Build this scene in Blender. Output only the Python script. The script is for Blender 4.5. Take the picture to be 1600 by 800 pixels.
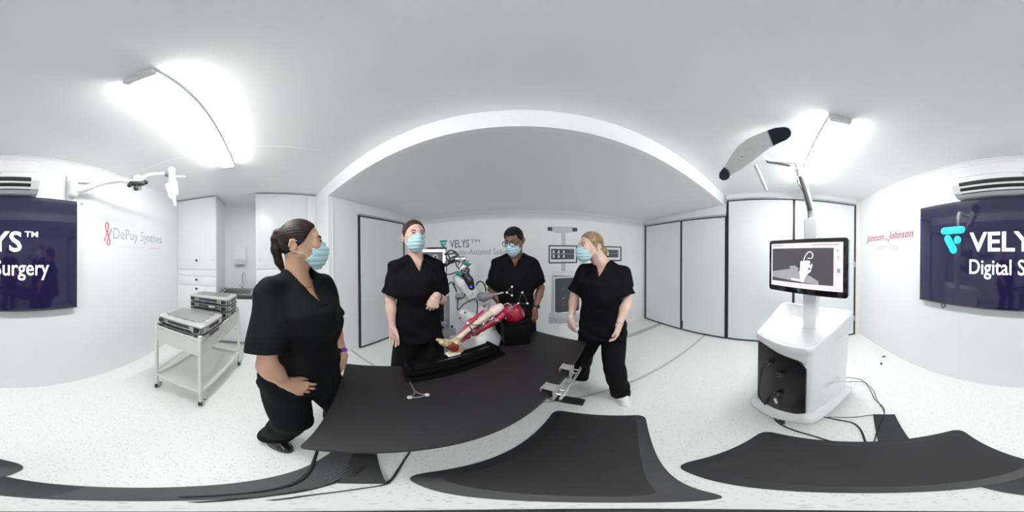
import bpy, bmesh, math, random
import numpy as np
from mathutils import Vector, Matrix
random.seed(3)
for o in list(bpy.data.objects): bpy.data.objects.remove(o)
sc = bpy.context.scene
COL = sc.collection
PI = math.pi
# ---------------------------------------------------------------- camera, world, exposure
CAM_H = 1.5
def _rot():
    y, p, r = math.radians(-2.71), math.radians(-0.377), math.radians(0.32)
    Rx = Matrix(((1,0,0),(0,math.cos(p),-math.sin(p)),(0,math.sin(p),math.cos(p))))
    Ry = Matrix(((math.cos(r),0,math.sin(r)),(0,1,0),(-math.sin(r),0,math.cos(r))))
    Rz = Matrix(((math.cos(y),math.sin(y),0),(-math.sin(y),math.cos(y),0),(0,0,1)))
    return Rz @ Ry @ Rx
CR = _rot()
cd = bpy.data.cameras.new('camera'); cam = bpy.data.objects.new('camera', cd); COL.objects.link(cam)
cd.type = 'PANO'; cd.panorama_type = 'EQUIRECTANGULAR'; cd.clip_start = 0.01
_b = Matrix((CR @ Vector((1,0,0)), CR @ Vector((0,0,1)), CR @ Vector((0,-1,0)))).transposed().to_4x4()
cam.matrix_world = Matrix.Translation((0,0,CAM_H)) @ _b
sc.camera = cam
w = bpy.data.worlds.new('world'); sc.world = w; w.use_nodes = True
w.node_tree.nodes['Background'].inputs[0].default_value = (0.85,0.9,1,1)
w.node_tree.nodes['Background'].inputs[1].default_value = 0.3
sc.view_settings.view_transform = 'Standard'; sc.view_settings.look = 'None'
sc.view_settings.gamma = 1; sc.view_settings.use_curve_mapping = False
EXPOSURE = 0.58
LAMP_W = 42.0
sc.view_settings.exposure = EXPOSURE
sc.cycles.max_bounces = 14; sc.cycles.diffuse_bounces = 8; sc.cycles.glossy_bounces = 5
# ---------------------------------------------------------------- helpers
def ray(u, v):
    a = (u-800)*PI/800; e = (400-v)*PI/800
    return CR @ Vector((math.sin(a)*math.cos(e), math.cos(a)*math.cos(e), math.sin(e)))
def at(u, v, r=None, x=None, y=None, z=None, d=None):
    """point of the place seen in direction (u,v) at horizontal range r, on plane x/y/z or at distance d"""
    q = ray(u, v)
    if r is not None: t = r/math.hypot(q.x, q.y)
    elif x is not None: t = x/q.x
    elif y is not None: t = y/q.y
    elif z is not None: t = (z-CAM_H)/q.z
    else: t = d
    return Vector((q.x*t, q.y*t, CAM_H+q.z*t))
MATS = {}
def mat(name, col, rough=0.5, metal=0.0, var=0.04, scale=30, bump=0.0, bscale=200, emit=0, spec=0.5, alpha=1, trans=0, coat=0, sss=0, ecol=None, stretch=None):
    if name in MATS: return MATS[name]
    m = bpy.data.materials.new(name); m.use_nodes = True
    nt = m.node_tree; b = nt.nodes['Principled BSDF']
    tc = nt.nodes.new('ShaderNodeTexCoord')
    src = tc.outputs['Object']
    if stretch:
        mp = nt.nodes.new('ShaderNodeMapping'); mp.inputs['Scale'].default_value = stretch
        nt.links.new(src, mp.inputs[0]); src = mp.outputs[0]
    n = nt.nodes.new('ShaderNodeTexNoise'); n.inputs['Scale'].default_value = scale; n.inputs['Detail'].default_value = 4
    nt.links.new(src, n.inputs['Vector'])
    r = nt.nodes.new('ShaderNodeValToRGB')
    c0 = [max(0,c*(1-var)) for c in col]; c1 = [min(1,c*(1+var)) for c in col]
    r.color_ramp.elements[0].position = .3; r.color_ramp.elements[1].position = .7
    r.color_ramp.elements[0].color = (*c0,1); r.color_ramp.elements[1].color = (*c1,1)
    nt.links.new(n.outputs['Fac'], r.inputs[0]); nt.links.new(r.outputs[0], b.inputs['Base Color'])
    b.inputs['Roughness'].default_value = rough; b.inputs['Metallic'].default_value = metal
    b.inputs['Specular IOR Level'].default_value = spec
    b.inputs['Coat Weight'].default_value = coat; b.inputs['Coat Roughness'].default_value = .05
    b.inputs['Transmission Weight'].default_value = trans; b.inputs['Alpha'].default_value = alpha
    if sss: b.inputs['Subsurface Weight'].default_value = sss; b.inputs['Subsurface Scale'].default_value = .01
    if emit:
        b.inputs['Emission Strength'].default_value = emit
        b.inputs['Emission Color'].default_value = (*(ecol or col),1)
    if bump:
        n2 = nt.nodes.new('ShaderNodeTexNoise'); n2.inputs['Scale'].default_value = bscale; n2.inputs['Detail'].default_value = 3
        bp = nt.nodes.new('ShaderNodeBump'); bp.inputs['Strength'].default_value = bump; bp.inputs['Distance'].default_value = .002
        nt.links.new(src, n2.inputs['Vector']); nt.links.new(n2.outputs['Fac'], bp.inputs['Height']); nt.links.new(bp.outputs[0], b.inputs['Normal'])
    MATS[name] = m
    return m
WM = {}
def tag(o, label=None, cat=None, group=None, kind=None):
    if label: o['label'] = label
    if cat: o['category'] = cat
    if group: o['group'] = group
    if kind: o['kind'] = kind
    return o
def thing(name, label, cat, loc, rotz=0, group=None):
    o = bpy.data.objects.new(name, None); COL.objects.link(o)
    o.empty_display_size = .1
    o.location = loc; o.rotation_euler = (0,0,rotz)
    WM[o.name] = Matrix.Translation(Vector(loc)) @ Matrix.Rotation(rotz, 4, 'Z')
    return tag(o, label, cat, group)
def link(name, me, m, parent=None, smooth=None, local=False):
    """me: mesh in world space; becomes a child of parent (or a top-level object with its origin at its base)"""
    o = bpy.data.objects.new(name, me)
    if parent is not None:
        W = WM[parent.name]
        if not local: me.transform(W.inverted())
        o.parent = parent; WM[o.name] = W
    else:
        n = len(me.vertices); a = np.empty(n*3, 'f'); me.vertices.foreach_get('co', a); a = a.reshape(-1,3)
        lo, hi = a.min(0), a.max(0)
        c = Vector(((lo[0]+hi[0])/2, (lo[1]+hi[1])/2, lo[2]))
        me.transform(Matrix.Translation(-c)); o.location = c
        WM[o.name] = Matrix.Translation(c)
    COL.objects.link(o)
    for mm in (m if isinstance(m, (list,tuple)) else [m]): me.materials.append(mm)
    if smooth == 'all': me.shade_smooth()
    elif smooth: 
        me.shade_smooth()
        me.set_sharp_from_angle(angle=math.radians(smooth))
    return o
def rotm(d, up=(0,0,1)):
    """matrix whose Z axis runs along d"""
    d = Vector(d).normalized(); u = Vector(up)
    if abs(d.dot(u)) > .99: u = Vector((1,0,0)) if abs(d.x) < .9 else Vector((0,1,0))
    x = u.cross(d).normalized(); y = d.cross(x)
    return Matrix((x, y, d)).transposed()
class MB:
    def __init__(s): s.v = []; s.f = []; s.fm = []; s.m = 0
    def add(s, vs, fs):
        b = len(s.v); s.v += [tuple(v) for v in vs]; s.f += [tuple(i+b for i in f) for f in fs]; s.fm += [s.m]*len(fs); return s
    def box(s, c, h, R=None, bev=0):
        """c centre, h full size"""
        c = Vector(c); hx, hy, hz = h[0]/2, h[1]/2, h[2]/2
        if bev:
            bm = bmesh.new(); bmesh.ops.create_cube(bm, size=1)
            for v in bm.verts: v.co = Vector((v.co.x*h[0], v.co.y*h[1], v.co.z*h[2]))
            bmesh.ops.bevel(bm, geom=list(bm.edges), offset=bev, segments=2, affect='EDGES', profile=.5)
            bm.verts.index_update()
            vs = [v.co.copy() for v in bm.verts]; fs = [tuple(v.index for v in f.verts) for f in bm.faces]; bm.free()
        else:
            vs = [Vector((x,y,z)) for x in (-hx,hx) for y in (-hy,hy) for z in (-hz,hz)]
            fs = [(0,1,3,2),(4,6,7,5),(0,4,5,1),(2,3,7,6),(0,2,6,4),(1,5,7,3)]
        if R is not None: vs = [R @ v for v in vs]
        return s.add([v+c for v in vs], fs)
    def bb(s, lo, hi, bev=0):
        return s.box([(a+b)/2 for a,b in zip(lo,hi)], [abs(b-a) for a,b in zip(lo,hi)], None, bev)
    def tube(s, pts, r, n=10, cap=True, up=(0,0,1)):
        pts = [Vector(p) for p in pts]; m = len(pts)
        rs = r if isinstance(r, (list,tuple)) else [r]*m
        vs = []; prev = None
        for i, p in enumerate(pts):
            d = (pts[min(i+1,m-1)] - pts[max(i-1,0)])
            if d.length < 1e-9: d = Vector((0,0,1))
            d.normalize()
            if prev is None: X = rotm(d, up).col[0].copy()
            else:
                X = prev - d*prev.dot(d)
                X = X.normalized() if X.length > 1e-6 else rotm(d).col[0].copy()
            prev = X; Y = d.cross(X)
            for k in range(n):
                a = 2*PI*k/n; vs.append(p + (X*math.cos(a)+Y*math.sin(a))*rs[i])
        fs = [(i*n+k, i*n+(k+1)%n, (i+1)*n+(k+1)%n, (i+1)*n+k) for i in range(m-1) for k in range(n)]
        if cap: fs += [tuple(range(n-1,-1,-1)), tuple((m-1)*n+k for k in range(n))]
        return s.add(vs, fs)
    def cyl(s, a, b, r, r2=None, n=16): return s.tube([a,b], [r, r if r2 is None else r2], n)
    def lathe(s, c, prof, axis=(0,0,1), n=24):
        """prof: (radius, height) list along axis from c"""
        R = rotm(axis); c = Vector(c)
        vs = [c + R @ Vector((r*math.cos(2*PI*k/n), r*math.sin(2*PI*k/n), h)) for r,h in prof for k in range(n)]
        m = len(prof)
        fs = [(i*n+k, i*n+(k+1)%n, (i+1)*n+(k+1)%n, (i+1)*n+k) for i in range(m-1) for k in range(n)]
        fs += [tuple(range(n-1,-1,-1)), tuple((m-1)*n+k for k in range(n))]
        return s.add(vs, fs)
    def prism(s, poly, d):
        """poly: list of 3D points (planar), extruded by vector d"""
        n = len(poly); P = [Vector(p) for p in poly]; d = Vector(d)
        nrm = Vector((0,0,0))
        for i in range(n): nrm += P[i].cross(P[(i+1)%n])
        fs = [(i, (i+1)%n, n+(i+1)%n, n+i) for i in range(n)] + [tuple(range(n-1,-1,-1)), tuple(range(n,2*n))]
        if nrm.dot(d) < 0: fs = [tuple(reversed(f)) for f in fs]
        return s.add(P+[p+d for p in P], fs)
    def sph(s, c, r, n=12, m=8, R=None):
        r = r if isinstance(r,(tuple,list)) else (r,r,r); c = Vector(c); vs = []
        for i in range(m+1):
            t = PI*i/m
            for k in range(n):
                a = 2*PI*k/n
                q = Vector((r[0]*math.sin(t)*math.cos(a), r[1]*math.sin(t)*math.sin(a), -r[2]*math.cos(t)))
                vs.append(c + (R @ q if R is not None else q))
        return s.add(vs, [(i*n+k, i*n+(k+1)%n, (i+1)*n+(k+1)%n, (i+1)*n+k) for i in range(m) for k in range(n)])
    def mesh(s):
        me = bpy.data.meshes.new('m'); me.from_pydata([tuple(v) for v in s.v], [], s.f)
        if any(s.fm): me.polygons.foreach_set('material_index', s.fm)
        me.validate(); me.update(); return me
    def build(s, name, m, parent=None, smooth=35): return link(name, s.mesh(), m, parent, smooth)
def arc(c, r, a0, a1, n=8):
    return [(c[0]+r*math.cos(a0+(a1-a0)*i/n), c[1]+r*math.sin(a0+(a1-a0)*i/n)) for i in range(n+1)]
def rrect(w, h, r, n=5, cx=0, cy=0):
    x, y = w/2-r, h/2-r
    return [(p[0]+cx,p[1]+cy) for p in arc((x,y),r,0,PI/2,n)+arc((-x,y),r,PI/2,PI,n)+arc((-x,-y),r,PI,1.5*PI,n)+arc((x,-y),r,1.5*PI,2*PI,n)]
def spline(pts, n=6):
    P = [Vector(p) for p in pts]; out = []
    for i in range(len(P)-1):
        p0 = P[max(i-1,0)]; p1 = P[i]; p2 = P[i+1]; p3 = P[min(i+2,len(P)-1)]
        for k in range(n):
            t = k/n
            out.append(.5*((2*p1)+(p2-p0)*t+(2*p0-5*p1+4*p2-p3)*t*t+(3*p1-p0-3*p2+p3)*t**3))
    return out+[P[-1]]
def text(name, body, m, O, X, Y, w, h, parent=None, bold=0.0, shear=0.0, ext=0.0008, keep=False, res=3):
    """lettering as thin mesh: lower-left corner O, along X, up Y, fitted to w x h (h: height of the ink box)"""
    cu = bpy.data.curves.new('t', 'FONT'); cu.body = body; cu.offset = bold; cu.shear = shear; cu.resolution_u = res
    ob = bpy.data.objects.new('t', cu); COL.objects.link(ob)
    dg = bpy.context.evaluated_depsgraph_get()
    me = bpy.data.meshes.new_from_object(ob.evaluated_get(dg))
    bpy.data.objects.remove(ob); bpy.data.curves.remove(cu)
    n = len(me.vertices); a = np.empty(n*3,'f'); me.vertices.foreach_get('co', a); a = a.reshape(-1,3)
    lo, hi = a.min(0), a.max(0)
    sx = w/(hi[0]-lo[0]); sy = h/(hi[1]-lo[1])
    X = Vector(X).normalized(); Y = Vector(Y).normalized(); N = X.cross(Y); O = Vector(O)
    A = np.array(X)[None]*((a[:,0:1]-lo[0])*sx) + np.array(Y)[None]*((a[:,1:2]-lo[1])*sy) + np.array(O)[None]
    me.vertices.foreach_set('co', A.astype('f').ravel()); me.update()
    bm = bmesh.new(); bm.from_mesh(me)
    g = bmesh.ops.extrude_face_region(bm, geom=list(bm.faces))
    bmesh.ops.translate(bm, vec=N*ext, verts=[e for e in g['geom'] if isinstance(e, bmesh.types.BMVert)])
    bmesh.ops.recalc_face_normals(bm, faces=list(bm.faces))
    bm.to_mesh(me); bm.free()
    return link(name, me, m, parent)
# ---------------------------------------------------------------- implicit surfaces for organic shapes
def V3(p): return np.array(p, dtype='f8')
class SDF:
    def __init__(s, lo, hi, h):
        s.lo = V3(lo); s.h = h
        s.n = np.ceil((V3(hi)-s.lo)/h).astype(int)+1
        s.ax = [(s.lo[i]+h*np.arange(s.n[i])).astype('f4') for i in range(3)]
        s.d = np.full(tuple(s.n), .5, 'f4')
    def region(s, lo, hi):
        i0 = np.clip(np.floor((V3(lo)-s.lo)/s.h).astype(int), 0, s.n); i1 = np.clip(np.ceil((V3(hi)-s.lo)/s.h).astype(int)+1, 0, s.n)
        sl = tuple(slice(a,b) for a,b in zip(i0,i1))
        if any(b<=a for a,b in zip(i0,i1)): return None, None
        return sl, (s.ax[0][sl[0]][:,None,None], s.ax[1][sl[1]][None,:,None], s.ax[2][sl[2]][None,None,:])
    def op(s, lo, hi, f, k=0., mode='add'):
        m = max(k, .0)+3*s.h
        sl, X = s.region(V3(lo)-m, V3(hi)+m)
        if sl is None: return s
        d = f(*X).astype('f4'); a = s.d[sl]
        if mode == 'add': s.d[sl] = smin(a, np.broadcast_to(d, a.shape), k)
        elif mode == 'sub': s.d[sl] = -smin(-a, np.broadcast_to(d, a.shape), k)
        elif mode == 'int': s.d[sl] = -smin(-a, -np.broadcast_to(d, a.shape), k)
        return s
    def cap(s, a, b, ra, rb=None, k=.01, mode='add'):
        rb = ra if rb is None else rb; r = max(ra,rb); a = V3(a); b = V3(b)
        return s.op(np.minimum(a,b)-r, np.maximum(a,b)+r, f_cap(a,b,ra,rb), k, mode)
    def ell(s, c, r, k=.01, R=None, mode='add'):
        m = max(r); c = V3(c)
        return s.op(c-m, c+m, f_ell(c, r, R), k, mode)
    def box(s, c, half, rnd=.003, k=.0, R=None, mode='add'):
        m = float(np.linalg.norm(half)); c = V3(c)
        return s.op(c-m, c+m, f_box(c, half, rnd, R), k, mode)
    def many(s, fs, lo, hi, k): 
        return s.op(lo, hi, lambda X,Y,Z: np.minimum.reduce([np.broadcast_to(f(X,Y,Z), np.broadcast(X,Y,Z).shape) for f in fs]), k)
    def verts_faces(s):
        d = s.d; sg = d < 0
        for ax in range(3):   # close at the borders
            for e in (0,-1):
                ix = [slice(None)]*3; ix[ax] = e
                d[tuple(ix)] = np.maximum(d[tuple(ix)], 1e-4)
        sg = d < 0
        c = [sg[i:sg.shape[0]-1+i, j:sg.shape[1]-1+j, k:sg.shape[2]-1+k] for i in (0,1) for j in (0,1) for k in (0,1)]
        cnt = np.add.reduce([x.astype('i1') for x in c]); mix = (cnt>0)&(cnt<8)
        I = np.argwhere(mix); idx = np.full(mix.shape, -1, 'i4'); idx[tuple(I.T)] = np.arange(len(I))
        acc = np.zeros((len(I),3)); num = np.zeros(len(I))
        offs = [(i,j,k) for i in (0,1) for j in (0,1) for k in (0,1)]
        for a in range(8):
            for b in range(a+1,8):
                oa, ob = np.array(offs[a]), np.array(offs[b])
                if np.abs(oa-ob).sum() != 1: continue
                da = d[tuple((I+oa).T)]; db = d[tuple((I+ob).T)]
                m = (da<0) != (db<0)
                t = np.where(m, da/np.where(m, da-db, 1), 0)
                acc += m[:,None]*(oa + t[:,None]*(ob-oa)); num += m
        P = s.lo + s.h*(I + acc/num[:,None])
        F = []
        for ax in range(3):
            o1, o2 = [(1,2),(2,0),(0,1)][ax]
            s0 = [slice(0,None)]*3; s1 = [slice(0,None)]*3
            s0[ax] = slice(0,-1); s1[ax] = slice(1,None)
            ch = sg[tuple(s0)] != sg[tuple(s1)]
            E = np.argwhere(ch)
            ok = (E[:,o1]>0)&(E[:,o2]>0)&(E[:,o1]<sg.shape[o1]-1)&(E[:,o2]<sg.shape[o2]-1)
            E = E[ok]; e1 = np.zeros(3,int); e1[o1] = 1; e2 = np.zeros(3,int); e2[o2] = 1
            q = np.stack([idx[tuple((E-e1-e2).T)], idx[tuple((E-e2).T)], idx[tuple(E.T)], idx[tuple((E-e1).T)]], 1)
            inside = sg[tuple(E.T)]
            q[~inside] = q[~inside][:, ::-1]
            F.append(q)
        return P, np.concatenate(F)
def smin(a, b, k):
    if k <= 0: return np.minimum(a, b)
    h = np.maximum(k-np.abs(a-b), 0)/k
    return np.minimum(a, b) - h*h*k*.25
def f_cap(a, b, ra, rb):
    a = V3(a).astype('f4'); ba = V3(b).astype('f4')-a; L = max(float(ba@ba), 1e-10)
    def f(X,Y,Z):
        x, y, z = X-a[0], Y-a[1], Z-a[2]
        t = np.clip((x*ba[0]+y*ba[1]+z*ba[2])/L, 0, 1)
        return np.sqrt((x-t*ba[0])**2+(y-t*ba[1])**2+(z-t*ba[2])**2) - (ra+(rb-ra)*t)
    return f
def f_ell(c, r, R=None):
    c = V3(c)
    def f(X,Y,Z):
        x, y, z = X-c[0], Y-c[1], Z-c[2]
        if R is not None:
            x, y, z = [R[0][i]*x+R[1][i]*y+R[2][i]*z for i in range(3)]
        k0 = np.sqrt((x/r[0])**2+(y/r[1])**2+(z/r[2])**2); k1 = np.sqrt((x/r[0]**2)**2+(y/r[1]**2)**2+(z/r[2]**2)**2)
        return k0*(k0-1)/np.maximum(k1, 1e-6)
    return f
def f_box(c, half, rnd, R=None):
    c = V3(c)
    def f(X,Y,Z):
        x, y, z = X-c[0], Y-c[1], Z-c[2]
        if R is not None:
            x, y, z = [R[0][i]*x+R[1][i]*y+R[2][i]*z for i in range(3)]
        qx, qy, qz = np.abs(x)-half[0]+rnd, np.abs(y)-half[1]+rnd, np.abs(z)-half[2]+rnd
        return np.sqrt(np.maximum(qx,0)**2+np.maximum(qy,0)**2+np.maximum(qz,0)**2)+np.minimum(np.maximum(qx,np.maximum(qy,qz)),0)-rnd
    return f
def f_loft(zs, cx, cy, rx, ry, p=2.0):
    def f(X,Y,Z):
        z = Z; ix = lambda t: np.interp(z, zs, t).astype('f4')
        a, b = ix(rx), ix(ry)
        e = (np.abs((X-ix(cx))/a)**p+np.abs((Y-ix(cy))/b)**p)**(1/p)
        d = (e-1)*np.minimum(a,b)
        return np.maximum(d, np.maximum(zs[0]-z, z-zs[-1]))
    return f
def sdf_mesh(shells, T=None):
    """one mesh out of one or more shells"""
    Vs = []; Fs = []; b = 0
    for s in shells:
        P, F = s.verts_faces()
        if len(P) == 0: continue
        Vs.append(P); Fs.append(F+b); b += len(P)
    P = np.concatenate(Vs); F = np.concatenate(Fs)
    if T is not None:
        M = np.array(T); P = P@M[:3,:3].T + M[:3,3]
    me = bpy.data.meshes.new('m'); me.vertices.add(len(P)); me.vertices.foreach_set('co', P.astype('f').ravel())
    me.loops.add(F.size); me.loops.foreach_set('vertex_index', F.astype('i4').ravel())
    me.polygons.add(len(F)); me.polygons.foreach_set('loop_start', np.arange(0,F.size,4,dtype='i4'))
    me.update(calc_edges=True); me.validate()
    return me
# ================================================================ SETTING
FX, BX, RX, LX = 2.66, -1.447, 2.546, -2.46      # front wall y, screen wall y, right wall x, left wall x
CZ, BY, BZ = 2.531, 0.837, 2.347                 # ceiling height, beam y, beam underside
SLX = -1.985                                     # left wall of the slide-out bay
BCZ = 2.245                                      # bay ceiling at the front wall
m_wall = mat('white_wall_panel', (.86,.88,.895), .35, var=.012, scale=2)
m_wall2 = mat('white_front_wall', (.92,.925,.93), .4, var=.012, scale=2)
m_ceil = mat('white_ceiling', (.885,.90,.895), .42, var=.012, scale=1.5, bump=.05, bscale=4)
m_bay = mat('grey_white_bay_ceiling', (.86,.865,.865), .5, var=.01, scale=1.5)
m_beam = mat('bright_white_beam', (.93,.94,.945), .4, var=.01)
m_cab = mat('white_laminate', (.87,.88,.885), .3, var=.008)
m_door = mat('pale_grey_door_panel', (.80,.835,.85), .3, var=.012, scale=2)
m_black = mat('black_rubber_trim', (.02,.022,.022), .5, var=.1)
m_dgrey = mat('dark_grey_plastic', (.045,.045,.05), .45)
m_alu = mat('brushed_aluminium', (.55,.56,.57), .35, .8, var=.06, stretch=(1,1,20))
m_strip = mat('grey_floor_strip', (.52,.53,.52), .45, var=.03)
def floor_mat():
    m = bpy.data.materials.new('speckled_vinyl_floor'); m.use_nodes = True; nt = m.node_tree; b = nt.nodes['Principled BSDF']
    tc = nt.nodes.new('ShaderNodeTexCoord')
    def speck(scale, thr, seed):
        v = nt.nodes.new('ShaderNodeTexVoronoi'); v.inputs['Scale'].default_value = scale
        mp = nt.nodes.new('ShaderNodeMapping'); mp.inputs['Location'].default_value = (seed,seed*2,0)
        nt.links.new(tc.outputs['Object'], mp.inputs[0]); nt.links.new(mp.outputs[0], v.inputs['Vector'])
        lt = nt.nodes.new('ShaderNodeMath'); lt.operation = 'LESS_THAN'; lt.inputs[1].default_value = thr
        nt.links.new(v.outputs['Distance'], lt.inputs[0])
        sep = nt.nodes.new('ShaderNodeSeparateColor'); nt.links.new(v.outputs['Color'], sep.inputs[0])
        g = nt.nodes.new('ShaderNodeMath'); g.operation = 'GREATER_THAN'; g.inputs[1].default_value = .35; nt.links.new(sep.outputs[0], g.inputs[0])
        mu = nt.nodes.new('ShaderNodeMath'); mu.operation = 'MULTIPLY'; nt.links.new(lt.outputs[0], mu.inputs[0]); nt.links.new(g.outputs[0], mu.inputs[1])
        return mu.outputs[0]
    base = (.86,.87,.855,1)
    prev = None
    for sc_, thr, seed, col in ((70,.18,0,(.48,.49,.49,1)), (110,.2,3.3,(.60,.61,.60,1)), (45,.10,7.1,(.38,.39,.40,1))):
        mx = nt.nodes.new('ShaderNodeMix'); mx.data_type = 'RGBA'
        nt.links.new(speck(sc_,thr,seed), mx.inputs['Factor'])
        if prev is None: mx.inputs['A'].default_value = base
        else: nt.links.new(prev, mx.inputs['A'])
        mx.inputs['B'].default_value = col; prev = mx.outputs['Result']
    nt.links.new(prev, b.inputs['Base Color']); b.inputs['Roughness'].default_value = .38
    return m
def struct(name, mb, m, parent=None, smooth=35, label=None):
    o = mb.build(name, m, parent, smooth)
    if parent is None: o['kind'] = 'structure'
    if label: o['label'] = label
    return o
W = 0.1
fl = MB().bb((-3.3,BX-.12,-.1),(RX+.12,FX+.12,0)); struct('floor', fl, floor_mat())
ce = MB().bb((-3.3,BX-.12,CZ),(RX+.12,BY,CZ+.1)); struct('ceiling', ce, m_ceil)
bc = MB().prism([(-3.3,BY+.02,BZ),(-3.3,FX+.12,BCZ),(-3.3,FX+.12,BCZ+.1),(-3.3,BY+.02,BZ+.1)], (RX+.12+3.3,0,0)); o = struct('ceiling', bc, m_bay); o['label'] = 'lower grey sloping ceiling of the front bay'
bm_ = MB().bb((-3.3,BY,BZ-.002),(RX,BY+.05,CZ+.1)); struct('trim_1', bm_, m_beam, label='bright white beam across the ceiling step')
struct('wall_front', MB().bb((SLX-.1,FX,0),(RX+.12,FX+.12,CZ)), m_wall2)
struct('wall_back', MB().bb((-3.3,BX-.12,0),(RX+.12,BX,CZ+.05)), m_wall)
struct('wall_right', MB().bb((RX+.03,BX-.12,0),(RX+.12,FX+.12,CZ+.1)), m_wall)
struct('wall_left', MB().bb((-3.3,BX-.12,0),(-3.1,BY+.1,CZ+.1)), m_wall)
# bay left side: post, narrow fixed panel, black framed door
lw = MB(); lw.bb((-3.3,BY,0),(SLX,BY+.06,BZ-.002)); lw.bb((SLX-.12,BY+.06,0),(SLX,FX+.1,BZ+.1))
struct('wall_left', lw, m_cab, label='white left side wall of the front bay')
struct('trim_2', MB().bb((SLX-.01,BY+.055,0),(SLX+.008,BY+.07,2.26)), m_wall, label='thin vertical joint strip of the left bay wall')
def framed_door(name, x, y0, y1, z1, splits, side, thick=.028, rail=None):
    """panels standing in plane x between y0..y1; side=+1 faces -x (right wall), -1 faces +x"""
    d = MB(); s = side
    n = len(splits)-1
    root = None
    for i in range(n):
        a, b = splits[i], splits[i+1]
        p = MB().bb((x-.012*s, a+.02, .028),(x+.02*s, b-.02, z1-.03))
        if root is None:
            root = thing_struct(name, (x,(y0+y1)/2,0))
        p.build('door_panel', m_door, root)
    f = MB()
    for i, a in enumerate(splits):
        wd = .018 if 0<i<n else .014
        f.bb((x-.016*s, a-wd, .01),(x+.02*s, a+wd, z1-.02))
    f.bb((x-.016*s, y0, .006),(x+.02*s, y1, .03)); 
    f.build('black_edge_seal', m_black, root)
    t = MB().bb((x-.03*s, y0-.01, z1-.03),(x+.02*s, y1+.01, z1)); t.build('top_rail', m_alu, root)
    t = MB().bb((x-.022*s, y0-.005, z1-.045),(x+.02*s, y1+.005, z1-.03)); t.build('rail_seal', m_black, root)
    return root
def thing_struct(name, loc):
    o = bpy.data.objects.new(name, None); COL.objects.link(o); o.location = loc; o['kind'] = 'structure'
    WM[o.name] = Matrix.Translation(Vector(loc)); return o
d1 = framed_door('door_1', SLX+.005, 1.31, 2.29, 2.13, [1.31, 2.29], -1)
d1['label'] = 'pale grey door in a black frame on the left of the bay'
d2 = framed_door('door_2', RX, 0.80, 2.60, 2.17, [0.80,1.66,2.60], 1); d2['label'] = 'two-leaf folding door on the right of the bay'
d3 = framed_door('door_3', RX, -1.34, 0.775, 2.443, [-1.34,-0.281,0.775], 1); d3['label'] = 'tall two-leaf folding door behind the screen cart'
for root, ys, z in ((d3,(-1.325,),1.35),(d3,(-1.325,),.35),(d3,(-.25,),.22)):
    MB().bb((RX-.03,ys[0]-.012,z-.05),(RX,ys[0]+.012,z+.05)).build('hinge', m_dgrey if z<.3 else m_alu, root)
MB().bb((RX-.03,1.62,.05),(RX,1.655,.21)).build('floor_bolt', m_black, d2)
struct('wall_right', MB().bb((RX-.005,.80,2.17),(RX+.05,FX,2.36)), m_cab, label='white header above the bay folding door')
struct('trim_3', MB().bb((RX-.012,BX,0),(RX+.03,-1.355,2.5)), mat('cream_post',(.86,.85,.80),.4), label='cream corner post beside the tall folding door')
struct('wall_right', MB().bb((RX-.004,-1.355,2.443),(RX+.03,.8,CZ)), m_cab, label='white header above the tall folding door')
# metal strips across the floor
struct('trim_4', MB().bb((SLX,1.155,0),(RX,1.185,.003)), m_strip, label='thin grey metal strip across the floor')
struct('trim_5', MB().bb((SLX,2.10,0),(RX,2.215,.003)), m_strip, label='wide grey metal strip across the floor')
struct('trim_6', MB().bb((SLX,FX-.03,BCZ-.045),(RX,FX,BCZ+.01)), m_cab, label='white cove strip under the bay ceiling')
struct('trim_7', MB().bb((-3.3,BX,CZ-.012),(RX,BX+.012,CZ)), m_cab, label='thin strip between the screen wall and the ceiling')
struct('trim_9', MB().bb((1.535,BX,CZ-.003),(1.545,BY,CZ+.01)), m_wall2, label='fine ceiling joint near the screen cart')
struct('trim_10', MB().bb((-1.285,BX,CZ-.003),(-1.275,BY,CZ+.01)), m_wall2, label='fine ceiling joint near the tray trolley')
# vertical joints of the screen wall, ceiling joints
struct('trim_8', MB().bb((.70,BX-.002,0),(.706,BX+.0015,2.5)), m_wall2, label='fine vertical joint under the wall screen')
# ceiling battens
def batten(x0, x1, label):
    t = thing('ceiling_light', label, 'light', ((x0+x1)/2,-.345,CZ), 0, None)
    m = MB().bb((x0-.01,-.345-.06,CZ-.022),(x1+.01,-.345+.06,CZ)); m.build('housing', m_cab, t)
    m = MB()
    prof = [(-.055,-.02),(-.05,-.045),(-.03,-.055),(.03,-.055),(.05,-.045),(.055,-.02)]
    m.prism([(x0,-.345+a,CZ+b) for a,b in prof], (x1-x0,0,0)); m.build('diffuser', mat('lit_diffuser',(1,1,1),.5,emit=LAMP_W,ecol=(1,.995,.985)), t)
    for xx in (x0,x1):
        m = MB().bb((xx-.012,-.345-.062,CZ-.058),(xx+.012,-.345+.062,CZ)); m.build('end_cap', mat('grey_end_cap',(.75,.75,.75),.5), t)
batten(-1.56,-.36,'bright tube light on the ceiling above the tray trolley')
batten(.84,2.06,'bright tube light on the ceiling above the screen cart')
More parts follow.
